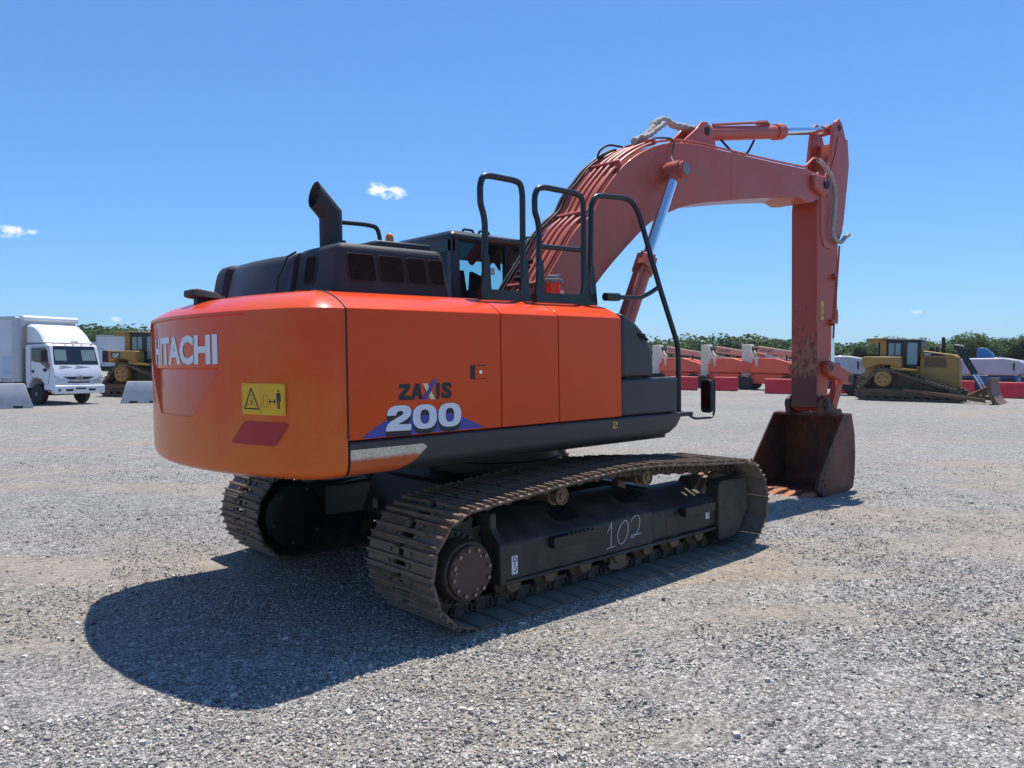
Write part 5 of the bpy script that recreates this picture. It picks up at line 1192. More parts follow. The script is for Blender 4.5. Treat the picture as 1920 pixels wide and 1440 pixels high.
# ================================================================== BULLDOZERS
yel = mat('dozer_yellow', (.36, .195, .040), .5, dirt=(.20, .13, .06), amount=.65, scale=1.6)
dzt = mat('muddy_track', (.075, .054, .037), .75, dirt=(.21, .145, .09), amount=.7, scale=4, lo=.4, hi=.7)
bladem = mat('brown_blade_steel', (.13, .07, .035), .65, dirt=(.25, .13, .06), amount=.6, scale=3)
def bulldozer(label, mark):
    dz = empty('bulldozer'); tag(dz, label, 'bulldozer')
    def P(y0, y1, pts, name, m, parent=dz, bevel=.02): return MB().prism(pts, 'y', y0, y1).build(name, m, parent, bevel=bevel)
    for s_ in (-1, 1):
        yc = s_ * .98; loop = []
        for cx, cz, r_, a0, a1 in ((0, .36, .36, 1.5 * pi, pi * .78), (.91, 1.10, .52, pi * .78, pi * .42), (4.0, .33, .33, pi * .42, -pi / 2)):
            for k in range(9): a = a0 + (a1 - a0) * k / 8; loop.append((cx + r_ * math.cos(a), cz + r_ * math.sin(a)))
        L = [Vector((x, 0, z)) for x, z in loop]; n = len(L); outer = []; inner_ = []
        cen = Vector((1.8, 0, .55))
        for i in range(n):
            t = (L[(i + 1) % n] - L[i - 1]).normalized(); nn = Vector((-t.z, 0, t.x)) 
            if nn.dot(L[i] - cen) < 0: nn = -nn
            outer.append(L[i]); inner_.append(L[i] - nn * .13)
        m_ = MB(); vs = []
        for y in (yc - .30, yc + .30): vs += [(v.x, y, v.z) for v in outer] + [(v.x, y, v.z) for v in inner_]
        fs = []
        for i in range(n):
            j = (i + 1) % n
            fs += [(i, j, 2 * n + j, 2 * n + i), (n + i, 3 * n + i, 3 * n + j, n + j), (i, n + i, n + j, j), (2 * n + i, 2 * n + j, 3 * n + j, 3 * n + i)]
        m_.add(vs, fs); trk = m_.build('track', dzt, dz, angle=25)
        m_ = MB(); tot = sum((L[(i + 1) % n] - L[i]).length for i in range(n)); s0 = 0; acc = 0; step = .175
        for i in range(n):
            a, b_ = L[i], L[(i + 1) % n]; l = (b_ - a).length
            if l < 1e-6: continue
            t = (b_ - a) / l; nn = Vector((-t.z, 0, t.x))
            if nn.dot(a - cen) < 0: nn = -nn
            while s0 < acc + l:
                q = a + t * (s0 - acc); m_.obox(q + nn * .025 + Vector((0, yc, 0)), t, Vector((0, 1, 0)), nn, .014, .30, .045); s0 += step
            acc += l
        m_.build('grousers', dzt, trk)
        m_ = MB(); tt = 24; Pp = [(.91 + (.42 if k % 2 else .37) * math.cos(2 * pi * k / (tt * 2)), 1.10 + (.42 if k % 2 else .37) * math.sin(2 * pi * k / (tt * 2))) for k in range(tt * 2)]
        m_.prism(Pp, 'y', *sorted((yc + s_ * .10, yc + s_ * .30))); m_.lathe([(.36, yc + s_ * .30), (.34, yc + s_ * .36), (.12, yc + s_ * .38)], (.91, 0, 1.10), 'y', 30); spk = m_.build('drive_sprocket', yel, dz)
        m_ = MB()
        for k in range(5): a = 2 * pi * k / 5 + .4; m_.cyl((.91 + .2 * math.cos(a), yc + s_ * .37, 1.1 + .2 * math.sin(a)), (.91 + .2 * math.cos(a), yc + s_ * .385, 1.1 + .2 * math.sin(a)), .045, seg=10)
        m_.build('sprocket_holes', M['black'], spk)
        P(*sorted((yc - .12, yc + .24 * s_)), [(.1, .22), (.05, .55), (1.4, .62), (2.2, .5), (3.9, .45), (3.9, .22)], 'track_frame', dzt)
        P(*sorted((s_ * .63, s_ * .68)), [(-.1, .3), (.3, 1.1), (.8, 1.55), (1.3, 1.5), (3.9, .78), (4.1, .3)], 'inner_guard', dzt)
        m_ = MB()
        for k in range(8): m_.cyl((.42 + k * .45, yc - .2, .2), (.42 + k * .45, yc + .2, .2), .12, seg=14)
        for x in (0, 4.0): m_.cyl((x, yc - .22, .36), (x, yc + .22, .36), .26 if x else .27, seg=20)
        m_.build('track_roller', dzt, dz)
        P(*sorted((yc + .05 * s_, yc + .28 * s_)), [(.2, .36), (.25, .58), (1.3, .60), (1.3, .40)], 'frame_cover', bladem)
        P(*sorted((yc + .32 * s_, yc + .46 * s_)), [(1.85, .50), (1.85, .64), (5.3, .26), (5.35, .06)], 'push_arm', bladem)
        m_ = MB(); m_.bar((4.6, yc + .38 * s_, .35), (5.35, yc * .9, .78), .10); m_.build('tilt_brace', bladem, dz)
        m_ = MB(); m_.cyl((4.02, s_ * .55, 2.62), (4.72, s_ * .55, 1.36), .085, seg=14); m_.cyl((3.9, s_ * .55, 2.66), (4.12, s_ * .55, 2.62), .15, seg=14); lc = m_.build('lift_cylinder', M['black'], dz)
        m_ = MB(); m_.cyl((4.72, s_ * .55, 1.36), (5.12, s_ * .55, .66), .05, seg=12); m_.build('lift_rod', M['chrome'], lc)
        P(*sorted((s_ * .68, s_ * 1.28)), [(-.10, 1.72), (-.08, 2.10), (.02, 2.17), (1.70, 2.17), (1.72, 1.62), (1.25, 1.76), (.75, 1.80), (.35, 1.66), (.05, 1.58)], 'fender_tank', yel, bevel=.04)
        P(*sorted((s_ * .60, s_ * 1.22)), [(1.72, 1.62), (2.4, 1.55), (2.4, 1.48), (1.2, 1.50), (1.25, 1.74)], 'fender', yel)
    P(-.62, .62, [(-.05, .75), (-.10, 2.08), (1.7, 2.1), (2.4, 1.7), (2.42, .6), (.6, .6)], 'rear_body', yel)
    hood = P(-.52, .52, [(2.40, .72), (2.42, 2.46), (2.62, 2.47), (3.85, 2.30), (4.05, 2.18), (4.12, 1.5), (4.12, .80), (3.9, .62)], 'hood', yel, bevel=.04)
    for s_ in (-1, 1):
        P(*sorted((s_ * .521, s_ * .526)), [(2.60, 1.66), (2.62, 2.18), (3.55, 2.12), (3.60, 1.66)], 'side_grille', bladem, hood, bevel=0)
        m_ = MB(); m_.bar((2.62, s_ * .54, 1.70), (3.5, s_ * .54, 2.16), .07, .02); m_.build('brace', yel, hood)
        P(*sorted((s_ * .521, s_ * .525)), [(2.55, 2.22), (2.56, 2.40), (3.3, 2.32), (3.55, 2.22)], 'mark_panel', M['black_decal'], hood, bevel=0)
    lettering('hood_lettering', 'D6T', lambda u, v: (2.60 + .30 * u, -.529, 2.25 + .10 * v), M['white_decal'], hood, bold=.03)
    m_ = MB(); m_.cyl((3.34, .1, 2.36), (3.34, .1, 3.02), .085, seg=18); m_.cyl((3.34, .1, 3.02), (3.30, .1, 3.14), .085, .07, seg=18); m_.build('exhaust_stack', M['rubber'], dz)
    m_ = MB(); m_.cyl((2.88, -.2, 2.44), (2.88, -.2, 2.64), .10, seg=16); m_.cyl((3.12, -.25, 2.4), (3.12, -.25, 2.66), .07, seg=16); m_.build('air_intake', M['rubber'], dz)
    cb_ = P(-.70, .70, [(.98, 1.66), (.98, 3.06), (2.42, 3.04), (2.50, 2.98), (2.48, 2.5), (2.3, 1.62)], 'cab', M['black'], bevel=.03)
    skyw = mat('cab_window', (.16, .26, .27), .12, spec=.8) if 'cab_window' not in bpy.data.materials else bpy.data.materials['cab_window']
    for s_ in (-1, 1):
        for x0, x1, z0, z1 in ((1.03, 1.28, 2.22, 2.84), (1.34, 1.58, 2.24, 2.84), (1.88, 2.32, 1.80, 2.86)):
            P(*sorted((s_ * .701, s_ * .705)), [(x0, z0), (x1, z0), (x1, z1), (x0, z1)], 'cab_window', skyw, cb_, bevel=0)
    m_ = MB(); m_.add([(.978, y, z) for y, z in ((-.5, 2.2), (.5, 2.2), (.5, 2.85), (-.5, 2.85))], [(0, 1, 2, 3)]); m_.build('cab_window', skyw, cb_, flat=True)
    for s_ in (-1, 1): P(*sorted((s_ * .62, s_ * .80)), [(.66, 2.12), (.66, 3.08), (.93, 3.08), (.93, 2.12)], 'guard_post', yel, dz, bevel=.02)
    P(-.80, .80, [(.02, 2.88), (.02, 3.09), (.93, 3.11), (.93, 2.92), (.55, 2.88)], 'guard_canopy', yel)
    m_ = MB(); m_.box(.50, .62, -.5, .5, 2.15, 2.9); m_.build('air_unit', M['black'], dz)
    m_ = MB(); m_.loft([[(5.38, y, .95), (5.44, y, 1.20), (5.56, y, 1.22), (5.54, y, .9), (5.60, y, .5), (5.80, y, .12), (6.08, y, -.12), (5.92, y, -.12), (5.62, y, .06), (5.42, y, .5)] for y in (-1.65, 1.65)]); m_.build('blade', bladem, dz, bevel=.02)
    for s_ in (-1, 1): m_ = MB(); m_.bar((5.1, s_ * .9, .5), (5.4, s_ * .9, .6), .35); m_.build('blade_bracket', bladem, dz)
    P(-.4, .4, [(-.5, .55), (-.5, 1.15), (-.05, 1.25), (-.05, .5)], 'rear_hitch', bladem)
    if mark:
        m_ = MB(); m_.box(.30, .84, -1.2845, -1.28, 1.80, 2.09); mk = m_.build('maker_panel', M['black_decal'], dz)
        m_ = MB(); m_.prism([(.30, 1.80), (.46, 1.80), (.30, 2.0)], 'y', -1.2860, -1.2846); m_.build('red_corner', mat('red_vinyl', (.4, .02, .02), .5), mk)
        lettering('maker_lettering', 'CAT', lambda u, v: (.42 + .36 * u, -1.2875, 1.84 + .20 * v), M['white_decal'], mk, bold=.05)
    return dz
d1 = bulldozer('dusty yellow bulldozer seen side-on at the right with its blade lowered', False)
p = at(1629, 40.6); d1.location = p; d1.rotation_mode = 'QUATERNION'; d1.rotation_quaternion = stand(p, -13)
d2 = bulldozer('dusty yellow bulldozer half hidden behind the excavator counterweight, next to the white box truck', True)
p = at(235, 36.5); d2.location = p; d2.scale = (.94, .94, .94); d2.rotation_mode = 'QUATERNION'; d2.rotation_quaternion = stand(p, -42)

# ================================================================== BOOM LIFTS
ivory = mat('ivory_paint', (.66, .62, .50), .5, dirt=(.3, .25, .18), amount=.4, scale=1.5)
lred = mat('lift_orange_red', (.76, .115, .055), .45, dirt=(.5, .15, .10), amount=.4, scale=1.2)
lboom = mat('lift_boom_tan', (.56, .33, .21), .5, dirt=(.55, .45, .36), amount=.7, scale=1.)
navy = mat('navy_vinyl', (.03, .03, .09), .5)
def boom_lift(label):
    l = empty('boom_lift'); tag(l, label, 'boom lift', 'orange boom lifts in a row')
    def P(y0, y1, pts, name, m, parent=l, bevel=.03): return MB().prism(pts, 'y', y0, y1).build(name, m, parent, bevel=bevel)
    P(-.45, .45, [(0, .80), (0, 3.02), (.50, 3.06), (.56, 2.9), (.66, 2.5), (.84, 2.32), (.86, 1.9), (.74, 1.2), (.62, .80)], 'upright', ivory)
    P(-1.0, -.60, [(.86, 1.15), (.80, 1.4), (.92, 2.0), (.95, 2.12), (2.45, 2.12), (3.55, 1.80), (3.95, 1.58), (3.9, 1.38), (3.5, 1.15)], 'engine_cover', lred)
    P(.60, 1.0, [(.86, 1.15), (.80, 1.4), (.92, 2.0), (.95, 2.12), (2.45, 2.12), (3.55, 1.80), (3.95, 1.58), (3.9, 1.38), (3.5, 1.15)], 'tank_cover', lred)
    P(-1.03, -1.0, [(1.06, 2.18), (1.40, 2.22), (1.42, 2.1), (1.30, 2.02), (1.26, 1.55), (1.18, 1.55), (1.12, 2.0), (1.04, 2.08)], 'pivot_plate', ivory, bevel=.01)
    P(-.6, .6, [(.6, 1.10), (.6, 1.7), (3.4, 1.6), (3.4, 1.10)], 'turntable', lred)
    b_ = P(-.22, .22, [(.95, 2.50), (.98, 2.95), (4.4, 2.42), (4.4, 2.06)], 'telescopic_boom', lboom, bevel=.02)
    m_ = MB(); m_.box(.50, 1.02, -.18, .18, 2.66, 2.92); m_.cyl((.62, -.2, 2.78), (1.05, -.2, 2.76), .06); m_.build('boom_head', M['black'], l, bevel=.02)
    m_ = MB(); m_.loft([[(4.3, y, z) for y, z in ((-.16, 2.10), (.16, 2.10), (.16, 2.38), (-.16, 2.38))], [(6.4, y, z) for y, z in ((-.14, 1.75), (.14, 1.75), (.14, 2.0), (-.14, 2.0))]]); m_.build('boom_extension', alu, l)
    lettering('boom_lettering', 'JLG LIFT', lambda u, v: (1.16 + .82 * u + .04 * v, -.2235, 2.55 + .24 * v - .115 * u), navy, b_, bold=.03)
    P(-.75, .75, [(.1, .42), (.1, .85), (1.0, 1.08), (2.8, 1.08), (3.6, .85), (3.6, .42)], 'chassis', lred)
    for x in (.45, 3.2):
        for s_ in (-1, 1): wheel(l, 'wheel', (x, s_ * .98, .48), .48, .36, s_, M['rubber'])
    m_ = MB(); m_.cyl((3.1, -.75, 1.95), (3.1, -.75, 2.35), .05, seg=10); m_.build('exhaust_stack', M['black'], l)
    m_ = MB(); m_.box(2.2, 2.5, -1.005, -1.0, 1.45, 1.7); m_.box(1.2, 2.0, -1.004, -1.0, 1.95, 2.1); m_.build('service_panel', ivory if False else lred, l)
    return l
LL = ['orange boom lift with white upright, leftmost of the row, partly behind the excavator step rail', 'orange boom lift with ivory upright, second in the row behind a short red barrier', 'orange boom lift with ivory upright, last of the row beside the excavator arm']
for i, (px, dep) in enumerate(((1226, 58.5), (1317, 56.0), (1394, 54.0))):
    l = boom_lift(LL[0]) if i == 0 else copy_tree(l0)
    if i == 0: l0 = l
    l['label'] = LL[i]; p = at(px, dep); l.location = p; l.rotation_mode = 'QUATERNION'; l.rotation_quaternion = stand(p, -20)
lil = mat('pale_grey_cowl', (.46, .45, .50), .5, dirt=(.3, .28, .28), amount=.4, scale=1.2)
lblue = mat('blue_paint', (.03, .13, .33), .5, dirt=(.1, .12, .16), amount=.4, scale=2)
def grey_lift(label, textd, kt=2.9, cm=None):
    l = empty('boom_lift'); tag(l, label, 'boom lift', 'grey boom lifts')
    def P(y0, y1, pts, name, m, parent=l, bevel=.05): return MB().prism(pts, 'y', y0, y1).build(name, m, parent, bevel=bevel)
    c_ = P(-1.05, -.35, [(0, 1.22), (-.05, 1.9), (.08, 2.12), (.7, 2.22), (2.6, 2.26), (3.4, 2.12), (3.62, 1.95), (3.62, 1.5), (3.3, 1.22)], 'engine_cowl', lil, bevel=.08)
    P(.35, 1.05, [(0, 1.22), (-.05, 1.9), (.08, 2.12), (.7, 2.22), (2.6, 2.26), (3.4, 2.12), (3.62, 1.95), (3.62, 1.5), (3.3, 1.22)], 'engine_cowl', lil, bevel=.08)
    P(-.35, .35, [(.2, 1.22), (.2, 1.9), (3.4, 1.9), (3.4, 1.22)], 'turntable', M['black'])
    m_ = MB(); m_.box(3.08, 3.18, -1.056, -1.05, 1.5, 1.95); m_.build('vent_slot', M['black_decal'], c_)
    P(-.30, .30, [(1.05, 1.9), (1.05, kt - .15), (1.12, kt - .02), (1.45, kt), (1.85, kt - .3), (2.1, 2.1)], 'boom_knuckle', lblue)
    m_ = MB(); m_.loft([[(2.0, y, z) for y, z in ((-.2, 2.0), (.2, 2.0), (.2, 2.3), (-.2, 2.3))], [(5.4, y, z) for y, z in ((-.18, 1.25), (.18, 1.25), (.18, 1.5), (-.18, 1.5))]]); m_.build('telescopic_boom', alu, l, bevel=.02)
    m_ = MB()
    for zo in (0, .45): m_.bar((3.5, -.5, 1.65 - zo), (5.6, -.5, .75 - zo), .10, .09); m_.bar((3.5, .5, 1.65 - zo), (5.6, .5, .75 - zo), .10, .09)
    for k in range(8): x = 3.6 + k * .27; m_.bar((x, -.5, 1.6 - k * .116), (x + .2, -.5, 1.07 - k * .1), .05, .05)
    m_.build('platform_ladder', alu, l)
    P(-.8, .8, [(.2, .35), (.2, 1.15), (3.3, 1.15), (3.3, .35)], 'chassis', cm or lblue)
    for x in (.65, 2.9):
        for s_ in (-1, 1): wheel(l, 'wheel', (x, s_ * 1.0, .52), .52, .40, s_, M['rubber'])
    if textd:
        lettering('cowl_lettering', 'Genie', lambda u, v: (3.20 + .38 * u, -1.058 + .02 * u, 1.68 + .22 * v), lblue, c_, bold=.01)
        m_ = MB(); m_.tube([(2.05 + .14 * math.cos(a), -1.06, 1.72 + .12 * math.sin(a)) for a in [.3 + 5.2 * k / 14 for k in range(15)]] + [(2.18, -1.06, 1.72), (1.92, -1.06, 1.72)], .03, 6); m_.build('cowl_emblem', lblue, c_)
    return l
g1 = grey_lift('pale grey boom lift with blue lettering, right behind the excavator arm and bucket link', True, 2.5, M['black'])
p = at(1503, 47); g1.location = p; g1.rotation_mode = 'QUATERNION'; g1.rotation_quaternion = stand(p, -8)
g2 = grey_lift('pale grey boom lift with blue knuckle and chassis, right of the side-on bulldozer', False)
p = at(1795, 50); g2.location = p; g2.rotation_mode = 'QUATERNION'; g2.rotation_quaternion = stand(p, -10)

# ================================================================== BARRIERS
redp = mat('red_plastic', (.70, .028, .038), .45, dirt=(.55, .10, .09), amount=.4, scale=2)
def red_barrier(label):
    t = MB(); L = 1.75
    t.loft([[(x, y * w_, z) for y, z in ((-.26, 0), (.26, 0), (.26, .12), (.15, .38), (.11, .84), (.08, .88), (-.08, .88), (-.11, .84), (-.15, .38), (-.26, .12))] for x, w_ in ((-L / 2, .9), (-L / 2 + .03, 1), (L / 2 - .03, 1), (L / 2, .9))])
    o = empty('traffic_barrier'); tag(o, label, 'barrier', 'red water-filled barriers'); b_ = t.build('barrier_body', redp, o, bevel=.015)
    for k in range(4):
        x = -.62 + k * .41
        for s_ in (-1, 1): MB().prism([(x - .05, .36), (x + .05, .36), (x + .03, .62), (x - .03, .62)], 'y', *sorted((s_ * .115, s_ * .175))).build('moulded_rib', redp, b_, bevel=.01)
    t = MB()
    for x in (-.5, .5): t.box(x - .13, x + .13, -.262, .262, -.001, .07)
    t.build('fork_pocket', M['black_decal'], b_)
    return o
RB = [('red plastic barrier at the foot of the leftmost boom lift, beside the excavator step rail', 1282, 51, -2), ('short red plastic barrier standing alone in front of the middle boom lift', 1361, 50.5, -6),
      ('red plastic barrier in front of the last boom lift, left of the excavator arm', 1463, 46.5, 0), ('red plastic barrier between the excavator bucket link and the side-on bulldozer', 1588, 48, 0),
      ('red plastic barrier mostly hidden behind the bulldozer blade', 1795, 47, 2), ('bright red plastic barrier at the right edge of the yard', 1893, 43.5, 0)]
for i, (lab, px, dep, turn) in enumerate(RB):
    if i == 0: rb0 = red_barrier(lab); o = rb0
    else: o = copy_tree(rb0)
    o['label'] = lab; p = at(px, dep); o.location = p; o.rotation_mode = 'QUATERNION'; o.rotation_quaternion = stand(p, turn)
    if i == 1: o.scale = (.83, 1, 1)
conc = mat('pale_concrete', (.50, .50, .50), .85, dirt=(.25, .24, .23), amount=.5, scale=2.5, bmp=.2, bscale=30)
def concrete_barrier(label, L):
    o = empty('concrete_barrier'); tag(o, label, 'barrier', 'concrete barriers')
    t = MB(); t.loft([[(-L / 2, -.30, 0), (-L / 2, .30, 0), (L / 2, .30, 0), (L / 2, -.30, 0)], [(-L / 2 + .02, -.30, .08), (-L / 2 + .02, .30, .08), (L / 2 - .02, .30, .08), (L / 2 - .02, -.30, .08)], [(-L / 2 + .22, -.09, .80), (-L / 2 + .22, .09, .80), (L / 2 - .22, .09, .80), (L / 2 - .22, -.09, .80)], [(-L / 2 + .25, -.07, .83), (-L / 2 + .25, .07, .83), (L / 2 - .25, .07, .83), (L / 2 - .25, -.07, .83)]])
    b_ = t.build('barrier_body', conc, o, bevel=.01)
    t = MB()
    for x in (-L / 2 + .45, L / 2 - .45): t.box(x - .14, x + .14, -.302, .302, -.001, .085)
    t.build('lift_slot', M['black_decal'], b_)
    return o
for lab, px, dep, L, turn in (('pale concrete barrier in front of the box truck at the left edge', -23, 26.2, 2.5, 6), ('pale concrete barrier in front of the half hidden bulldozer beside the counterweight', 268, 30.6, 1.6, 0)):
    o = concrete_barrier(lab, L); p = at(px, dep); o.location = p; o.rotation_mode = 'QUATERNION'; o.rotation_quaternion = stand(p, turn)

# ================================================================== FAR CLUTTER
def trailer(label, px, dep, turn, L, h):
    o = empty('semi_trailer'); tag(o, label, 'trailer')
    MB().box(-L / 2, L / 2, -1.28, 1.28, 1.1, h).build('trailer_box', boxw, o, bevel=.03)
    t = MB()
    for s_ in (-1, 1): t.box(-L / 2, L / 2, *sorted((s_ * 1.282, s_ * 1.31)), h - .14, h); t.box(-L / 2, L / 2, *sorted((s_ * 1.282, s_ * 1.31)), 1.08, 1.22)
    for x in (-L / 2, L / 2): t.box(x - .02, x + .02, -1.31, 1.31, 1.08, h + .002)
    t.build('trailer_rail', alu, o)
    t = MB(); t.box(-L / 2 + .3, L / 2 - .3, -.5, .5, .85, 1.1); t.box(L / 2 - 3, L / 2 - 2.8, -.6, .6, .1, .9); t.build('chassis', M['black'], o)
    for x in (-L / 2 + 1.2, -L / 2 + 2.4):
        for s_ in (-1, 1): wheel(o, 'wheel', (x, s_ * 1.0, .5), .5, .5, s_, rimg)
    p = at(px, dep); o.location = p; o.rotation_mode = 'QUATERNION'; o.rotation_quaternion = stand(p, turn)
trailer('white semi trailer further back, just right of the box truck roof fairing', 150, 66, 2, 6.5, 3.0)
trailer('taller white semi trailer behind the half hidden bulldozer', 262, 58, -3, 5.4, 3.3)
def far_machine(label, px, dep, body, col, h):
    o = empty('parked_machine'); tag(o, label, 'machine', 'far machines parked at the foot of the wood')
    t = MB(); t.prism([(-1.6, .55), (-1.6, 1.5 * h), (-.6, 1.75 * h), (.2, 1.7 * h), (.5, 1.25 * h), (1.7, 1.15 * h), (1.75, .6)], 'y', -.95, .95); t.build('machine_body', col, o, bevel=.08)
    t = MB(); t.prism([(-1.35, 1.2 * h), (-1.3, 1.5 * h), (-.55, 1.66 * h), (.1, 1.6 * h), (.3, 1.25 * h)], 'y', -.957, .957); t.build('machine_window', M['dark_glass'], o)
    for x in (-1.05, 1.1):
        for s_ in (-1, 1): wheel(o, 'wheel', (x, s_ * .85, .42), .42, .3, s_, rimg)
    p = at(px, dep); o.location = p; o.rotation_mode = 'QUATERNION'; o.rotation_quaternion = stand(p, random.Random(px).uniform(-30, 30))
far_machine('small rust-brown machine far back at the right edge, above the red barrier', 1898, 66, 0, bladem, 1.15)
far_machine('small dark blue vehicle far back at the right edge beside the wood', 1930, 78, 0, lblue, 1.0)
far_machine('small white vehicle far back just right of the grey boom lift cowl', 1880, 84, 0, white, 1.1)
far_machine('small dark vehicle far back between the grey boom lift and the side-on bulldozer', 1628, 80, 0, M['darkgrey'], 1.05)
# conveyor truss behind the last red barrier
o = empty('conveyor'); tag(o, 'grey steel conveyor sloping down behind the red barrier at the right edge', 'conveyor')
t = MB()
for y in (-.5, .5): t.bar((0, y, 2.35), (5.2, y, .55), .14, .16); t.bar((0, y, 1.85), (5.2, y, .15), .08)
for k in range(12): x = .2 + k * .42; t.bar((x, -.5, 2.28 - k * .145), (x + .3, -.5, 1.76 - k * .138), .05); t.bar((x, .5, 2.28 - k * .145), (x + .3, .5, 1.76 - k * .138), .05)
t.build('truss', alu, o)
t = MB(); t.loft([[(0, -.42, 2.36), (0, .42, 2.36), (0, .42, 2.40), (0, -.42, 2.40)], [(5.2, -.42, .56), (5.2, .42, .56), (5.2, .42, .60), (5.2, -.42, .60)]]); t.build('belt', M['rubber'], o)
for x, y, z in ((1, -.5, 1.9), (1, .5, 1.9), (4, -.5, .9), (4, .5, .9)): t = MB(); t.bar((x, y, 0), (x, y, z), .1); t.build('support_leg', alu, o)
p = at(1872, 54); o.location = p; o.rotation_mode = 'QUATERNION'; o.rotation_quaternion = stand(p, -6)
# yellow boom tip seen above the last lift
o = empty('crane_jib'); tag(o, 'thin yellow crane jib rising behind the last orange boom lift', 'crane')
t = MB()
for y, z in ((-.25, 0), (.25, 0), (0, .4)): t.bar((0, y, 1.6 + z), (5.4, y, 4.7 + z * .5), .11)
for k in range(9): x = .3 + k * .55; t.bar((x, -.25, 1.6 + x * .574), (x + .3, 0, 2.0 + x * .574), .06)
t.build('lattice', mat('crane_yellow', (.60, .33, .04), .5), o)
t = MB(); t.prism([(-1.4, .6), (-1.4, 2.2), (.2, 2.2), (.6, 1.5), (.6, .6)], 'y', -.9, .9); t.box(-1.6, 1.4, -1.0, 1.0, .25, .62); t.build('crane_base', mat('crane_yellow', (.60, .33, .04), .5), o, bevel=.05)
p = at(1442, 72); o.location = p; o.rotation_mode = 'QUATERNION'; o.rotation_quaternion = stand(p, 5)
# radio mast
o = empty('radio_mast'); tag(o, 'thin lattice radio mast rising over the wood beside the counterweight', 'mast')
t = MB()
for k in range(3): a = 2 * pi * k / 3; t.bar((.5 * math.cos(a), .5 * math.sin(a), -1), (.25 * math.cos(a), .25 * math.sin(a), 15), .12)
for k in range(15): a = 2 * pi * k / 3; t.bar((.5 * math.cos(a), .5 * math.sin(a), k), (.5 * math.cos(a + 2.09), .5 * math.sin(a + 2.09), k + 1), .07)
t.build('lattice', alu, o)
t = MB(); t.cyl((0, 0, 15), (0, 0, 18), .05, seg=6); t.build('antenna', alu, o)
o.location = at(258, 420)

# ================================================================== AIR
hz = MB().box(-2600, 2600, -2600, 2600, -90, 95).build('haze', None or M['glass'], flat=True); tag(hz, kind='stuff')
hm = bpy.data.materials.new('haze_air'); hm.use_nodes = True; hn = hm.node_tree; hn.nodes.clear()
ho = hn.nodes.new('ShaderNodeOutputMaterial'); hv = hn.nodes.new('ShaderNodeVolumePrincipled'); hn.links.new(hv.outputs[0], ho.inputs['Volume'])
hv.inputs['Color'].default_value = (.80, .88, 1, 1); hv.inputs['Density'].default_value = .0002; hv.inputs['Anisotropy'].default_value = .2
hz.data.materials.clear(); hz.data.materials.append(hm)

# ================================================================== SKY AND SUN
sd = Vector((.29, .178, 1)).normalized()
sl = bpy.data.lights.new('sun', 'SUN'); so = bpy.data.objects.new('sun', sl); COL.objects.link(so)
sl.energy = 5.0; sl.angle = R(.53); sl.color = (1, .96, .90)
so.rotation_mode = 'QUATERNION'; so.rotation_quaternion = (-sd).to_track_quat('-Z', 'Y'); so.location = (0, 0, 30)
wd = bpy.data.worlds.new('World'); scene.world = wd; wd.use_nodes = True; nt = wd.node_tree; nt.nodes.clear()
out = nt.nodes.new('ShaderNodeOutputWorld'); bg = nt.nodes.new('ShaderNodeBackground'); nt.links.new(bg.outputs[0], out.inputs[0])
sk = nt.nodes.new('ShaderNodeTexSky'); sk.sky_type = 'NISHITA'; sk.sun_disc = False
sk.sun_elevation = math.asin(sd.z); sk.sun_rotation = math.atan2(sd.x, sd.y); sk.altitude = 200; sk.air_density = 1.0; sk.dust_density = .2; sk.ozone_density = 2.5
col = sk.outputs[0]
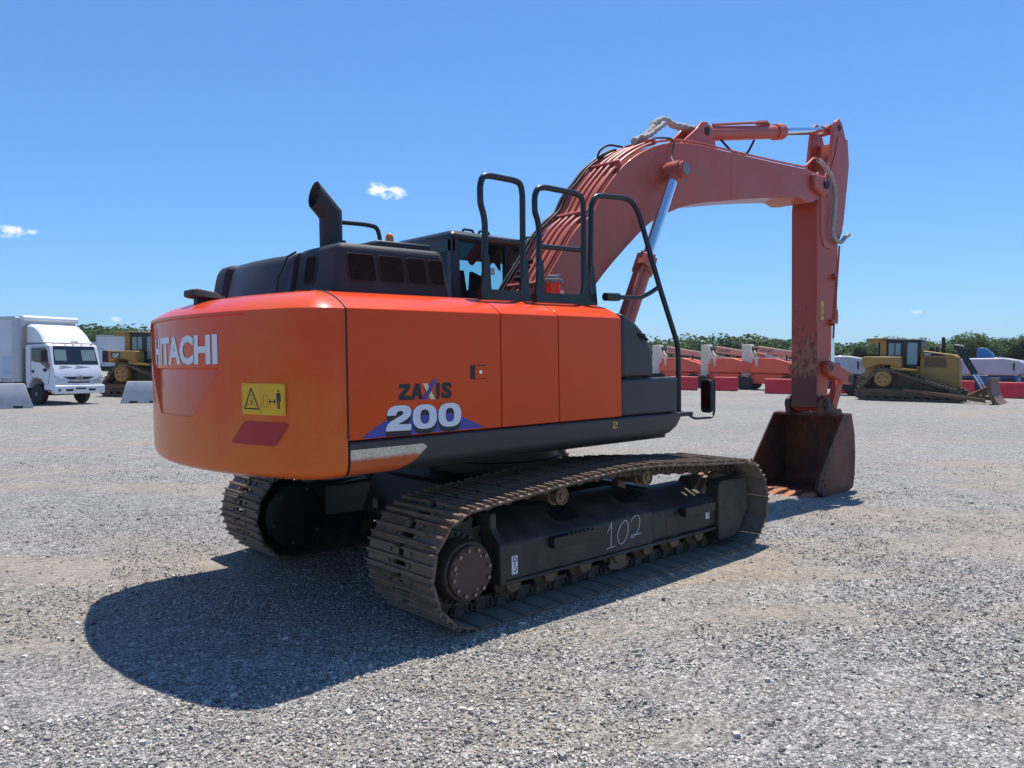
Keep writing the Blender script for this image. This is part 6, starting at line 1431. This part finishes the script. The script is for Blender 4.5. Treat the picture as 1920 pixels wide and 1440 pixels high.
# small cumulus clouds, set by direction
tc = nt.nodes.new('ShaderNodeTexCoord'); dirv = tc.outputs['Generated']
cl = None
for px, py, rx, ry, amt in ((722, 360, 62, 20, 1.), (28, 436, 42, 15, 1.), (218, 597, 12, 8, .8), (1718, 585, 12, 5, .6)):
    d = (fwd + rgt * ((px - 960) / FPX) - upv * ((py - 720) / FPX)).normalized()
    ex_, ey_ = d.cross(Vector((0, 0, 1))).normalized(), None; ey_ = ex_.cross(d)
    sub = nt.nodes.new('ShaderNodeVectorMath'); sub.operation = 'SUBTRACT'; nt.links.new(dirv, sub.inputs[0]); sub.inputs[1].default_value = d
    def dot(v):
        n = nt.nodes.new('ShaderNodeVectorMath'); n.operation = 'DOT_PRODUCT'; nt.links.new(sub.outputs[0], n.inputs[0]); n.inputs[1].default_value = v; return n.outputs['Value']
    a = math_n(nt, 'MULTIPLY', dot(ex_), FPX / rx); b2 = math_n(nt, 'MULTIPLY', dot(ey_), FPX / ry)
    if px == 722: b2 = math_n(nt, 'ADD', b2, math_n(nt, 'MULTIPLY', a, .42))
    r2_ = math_n(nt, 'ADD', math_n(nt, 'MULTIPLY', a, a), math_n(nt, 'MULTIPLY', b2, b2))
    fall = math_n(nt, 'SUBTRACT', 1.0, r2_)
    facing = nt.nodes.new('ShaderNodeVectorMath'); facing.operation = 'DOT_PRODUCT'; nt.links.new(dirv, facing.inputs[0]); facing.inputs[1].default_value = d
    fall = math_n(nt, 'MULTIPLY', math_n(nt, 'MAXIMUM', fall, 0.), math_n(nt, 'GREATER_THAN', facing.outputs['Value'], .5))
    nz = ramp(nt, noise(nt, mapped(nt, dirv, (1, 1, 1.8)), 60, 8, .62), [(.38, 0.), (.62, 1.)])
    v = ramp(nt, math_n(nt, 'MULTIPLY', fall, math_n(nt, 'ADD', .22, nz)), [(.38, 0.), (.95, 1.)])
    v = math_n(nt, 'MULTIPLY', v, amt); cl = v if cl is None else math_n(nt, 'MAXIMUM', cl, v)
hs = nt.nodes.new('ShaderNodeHueSaturation'); hs.inputs['Saturation'].default_value = 1.0; hs.inputs['Value'].default_value = 1.
gm = nt.nodes.new('ShaderNodeGamma'); gm.inputs[1].default_value = .82; nt.links.new(col, gm.inputs[0])
tint = nt.nodes.new('ShaderNodeMix'); tint.data_type = 'RGBA'; tint.blend_type = 'MULTIPLY'; tint.inputs[0].default_value = 1.; nt.links.new(gm.outputs[0], tint.inputs[6]); tint.inputs[7].default_value = (.46, .86, 1.30, 1)
nt.links.new(tint.outputs[2], hs.inputs['Color'])
col = mixc(nt, cl, hs.outputs[0], (6.8, 7.0, 7.2))
nt.links.new(col, bg.inputs[0]); bg.inputs[1].default_value = .13
scene.view_settings.view_transform = 'Standard'; scene.view_settings.look = 'None'; scene.view_settings.exposure = .33; scene.view_settings.gamma = 1
scene.render.engine = 'CYCLES'; scene.cycles.use_denoising = True; scene.cycles.max_bounces = 6; scene.cycles.transparent_max_bounces = 12
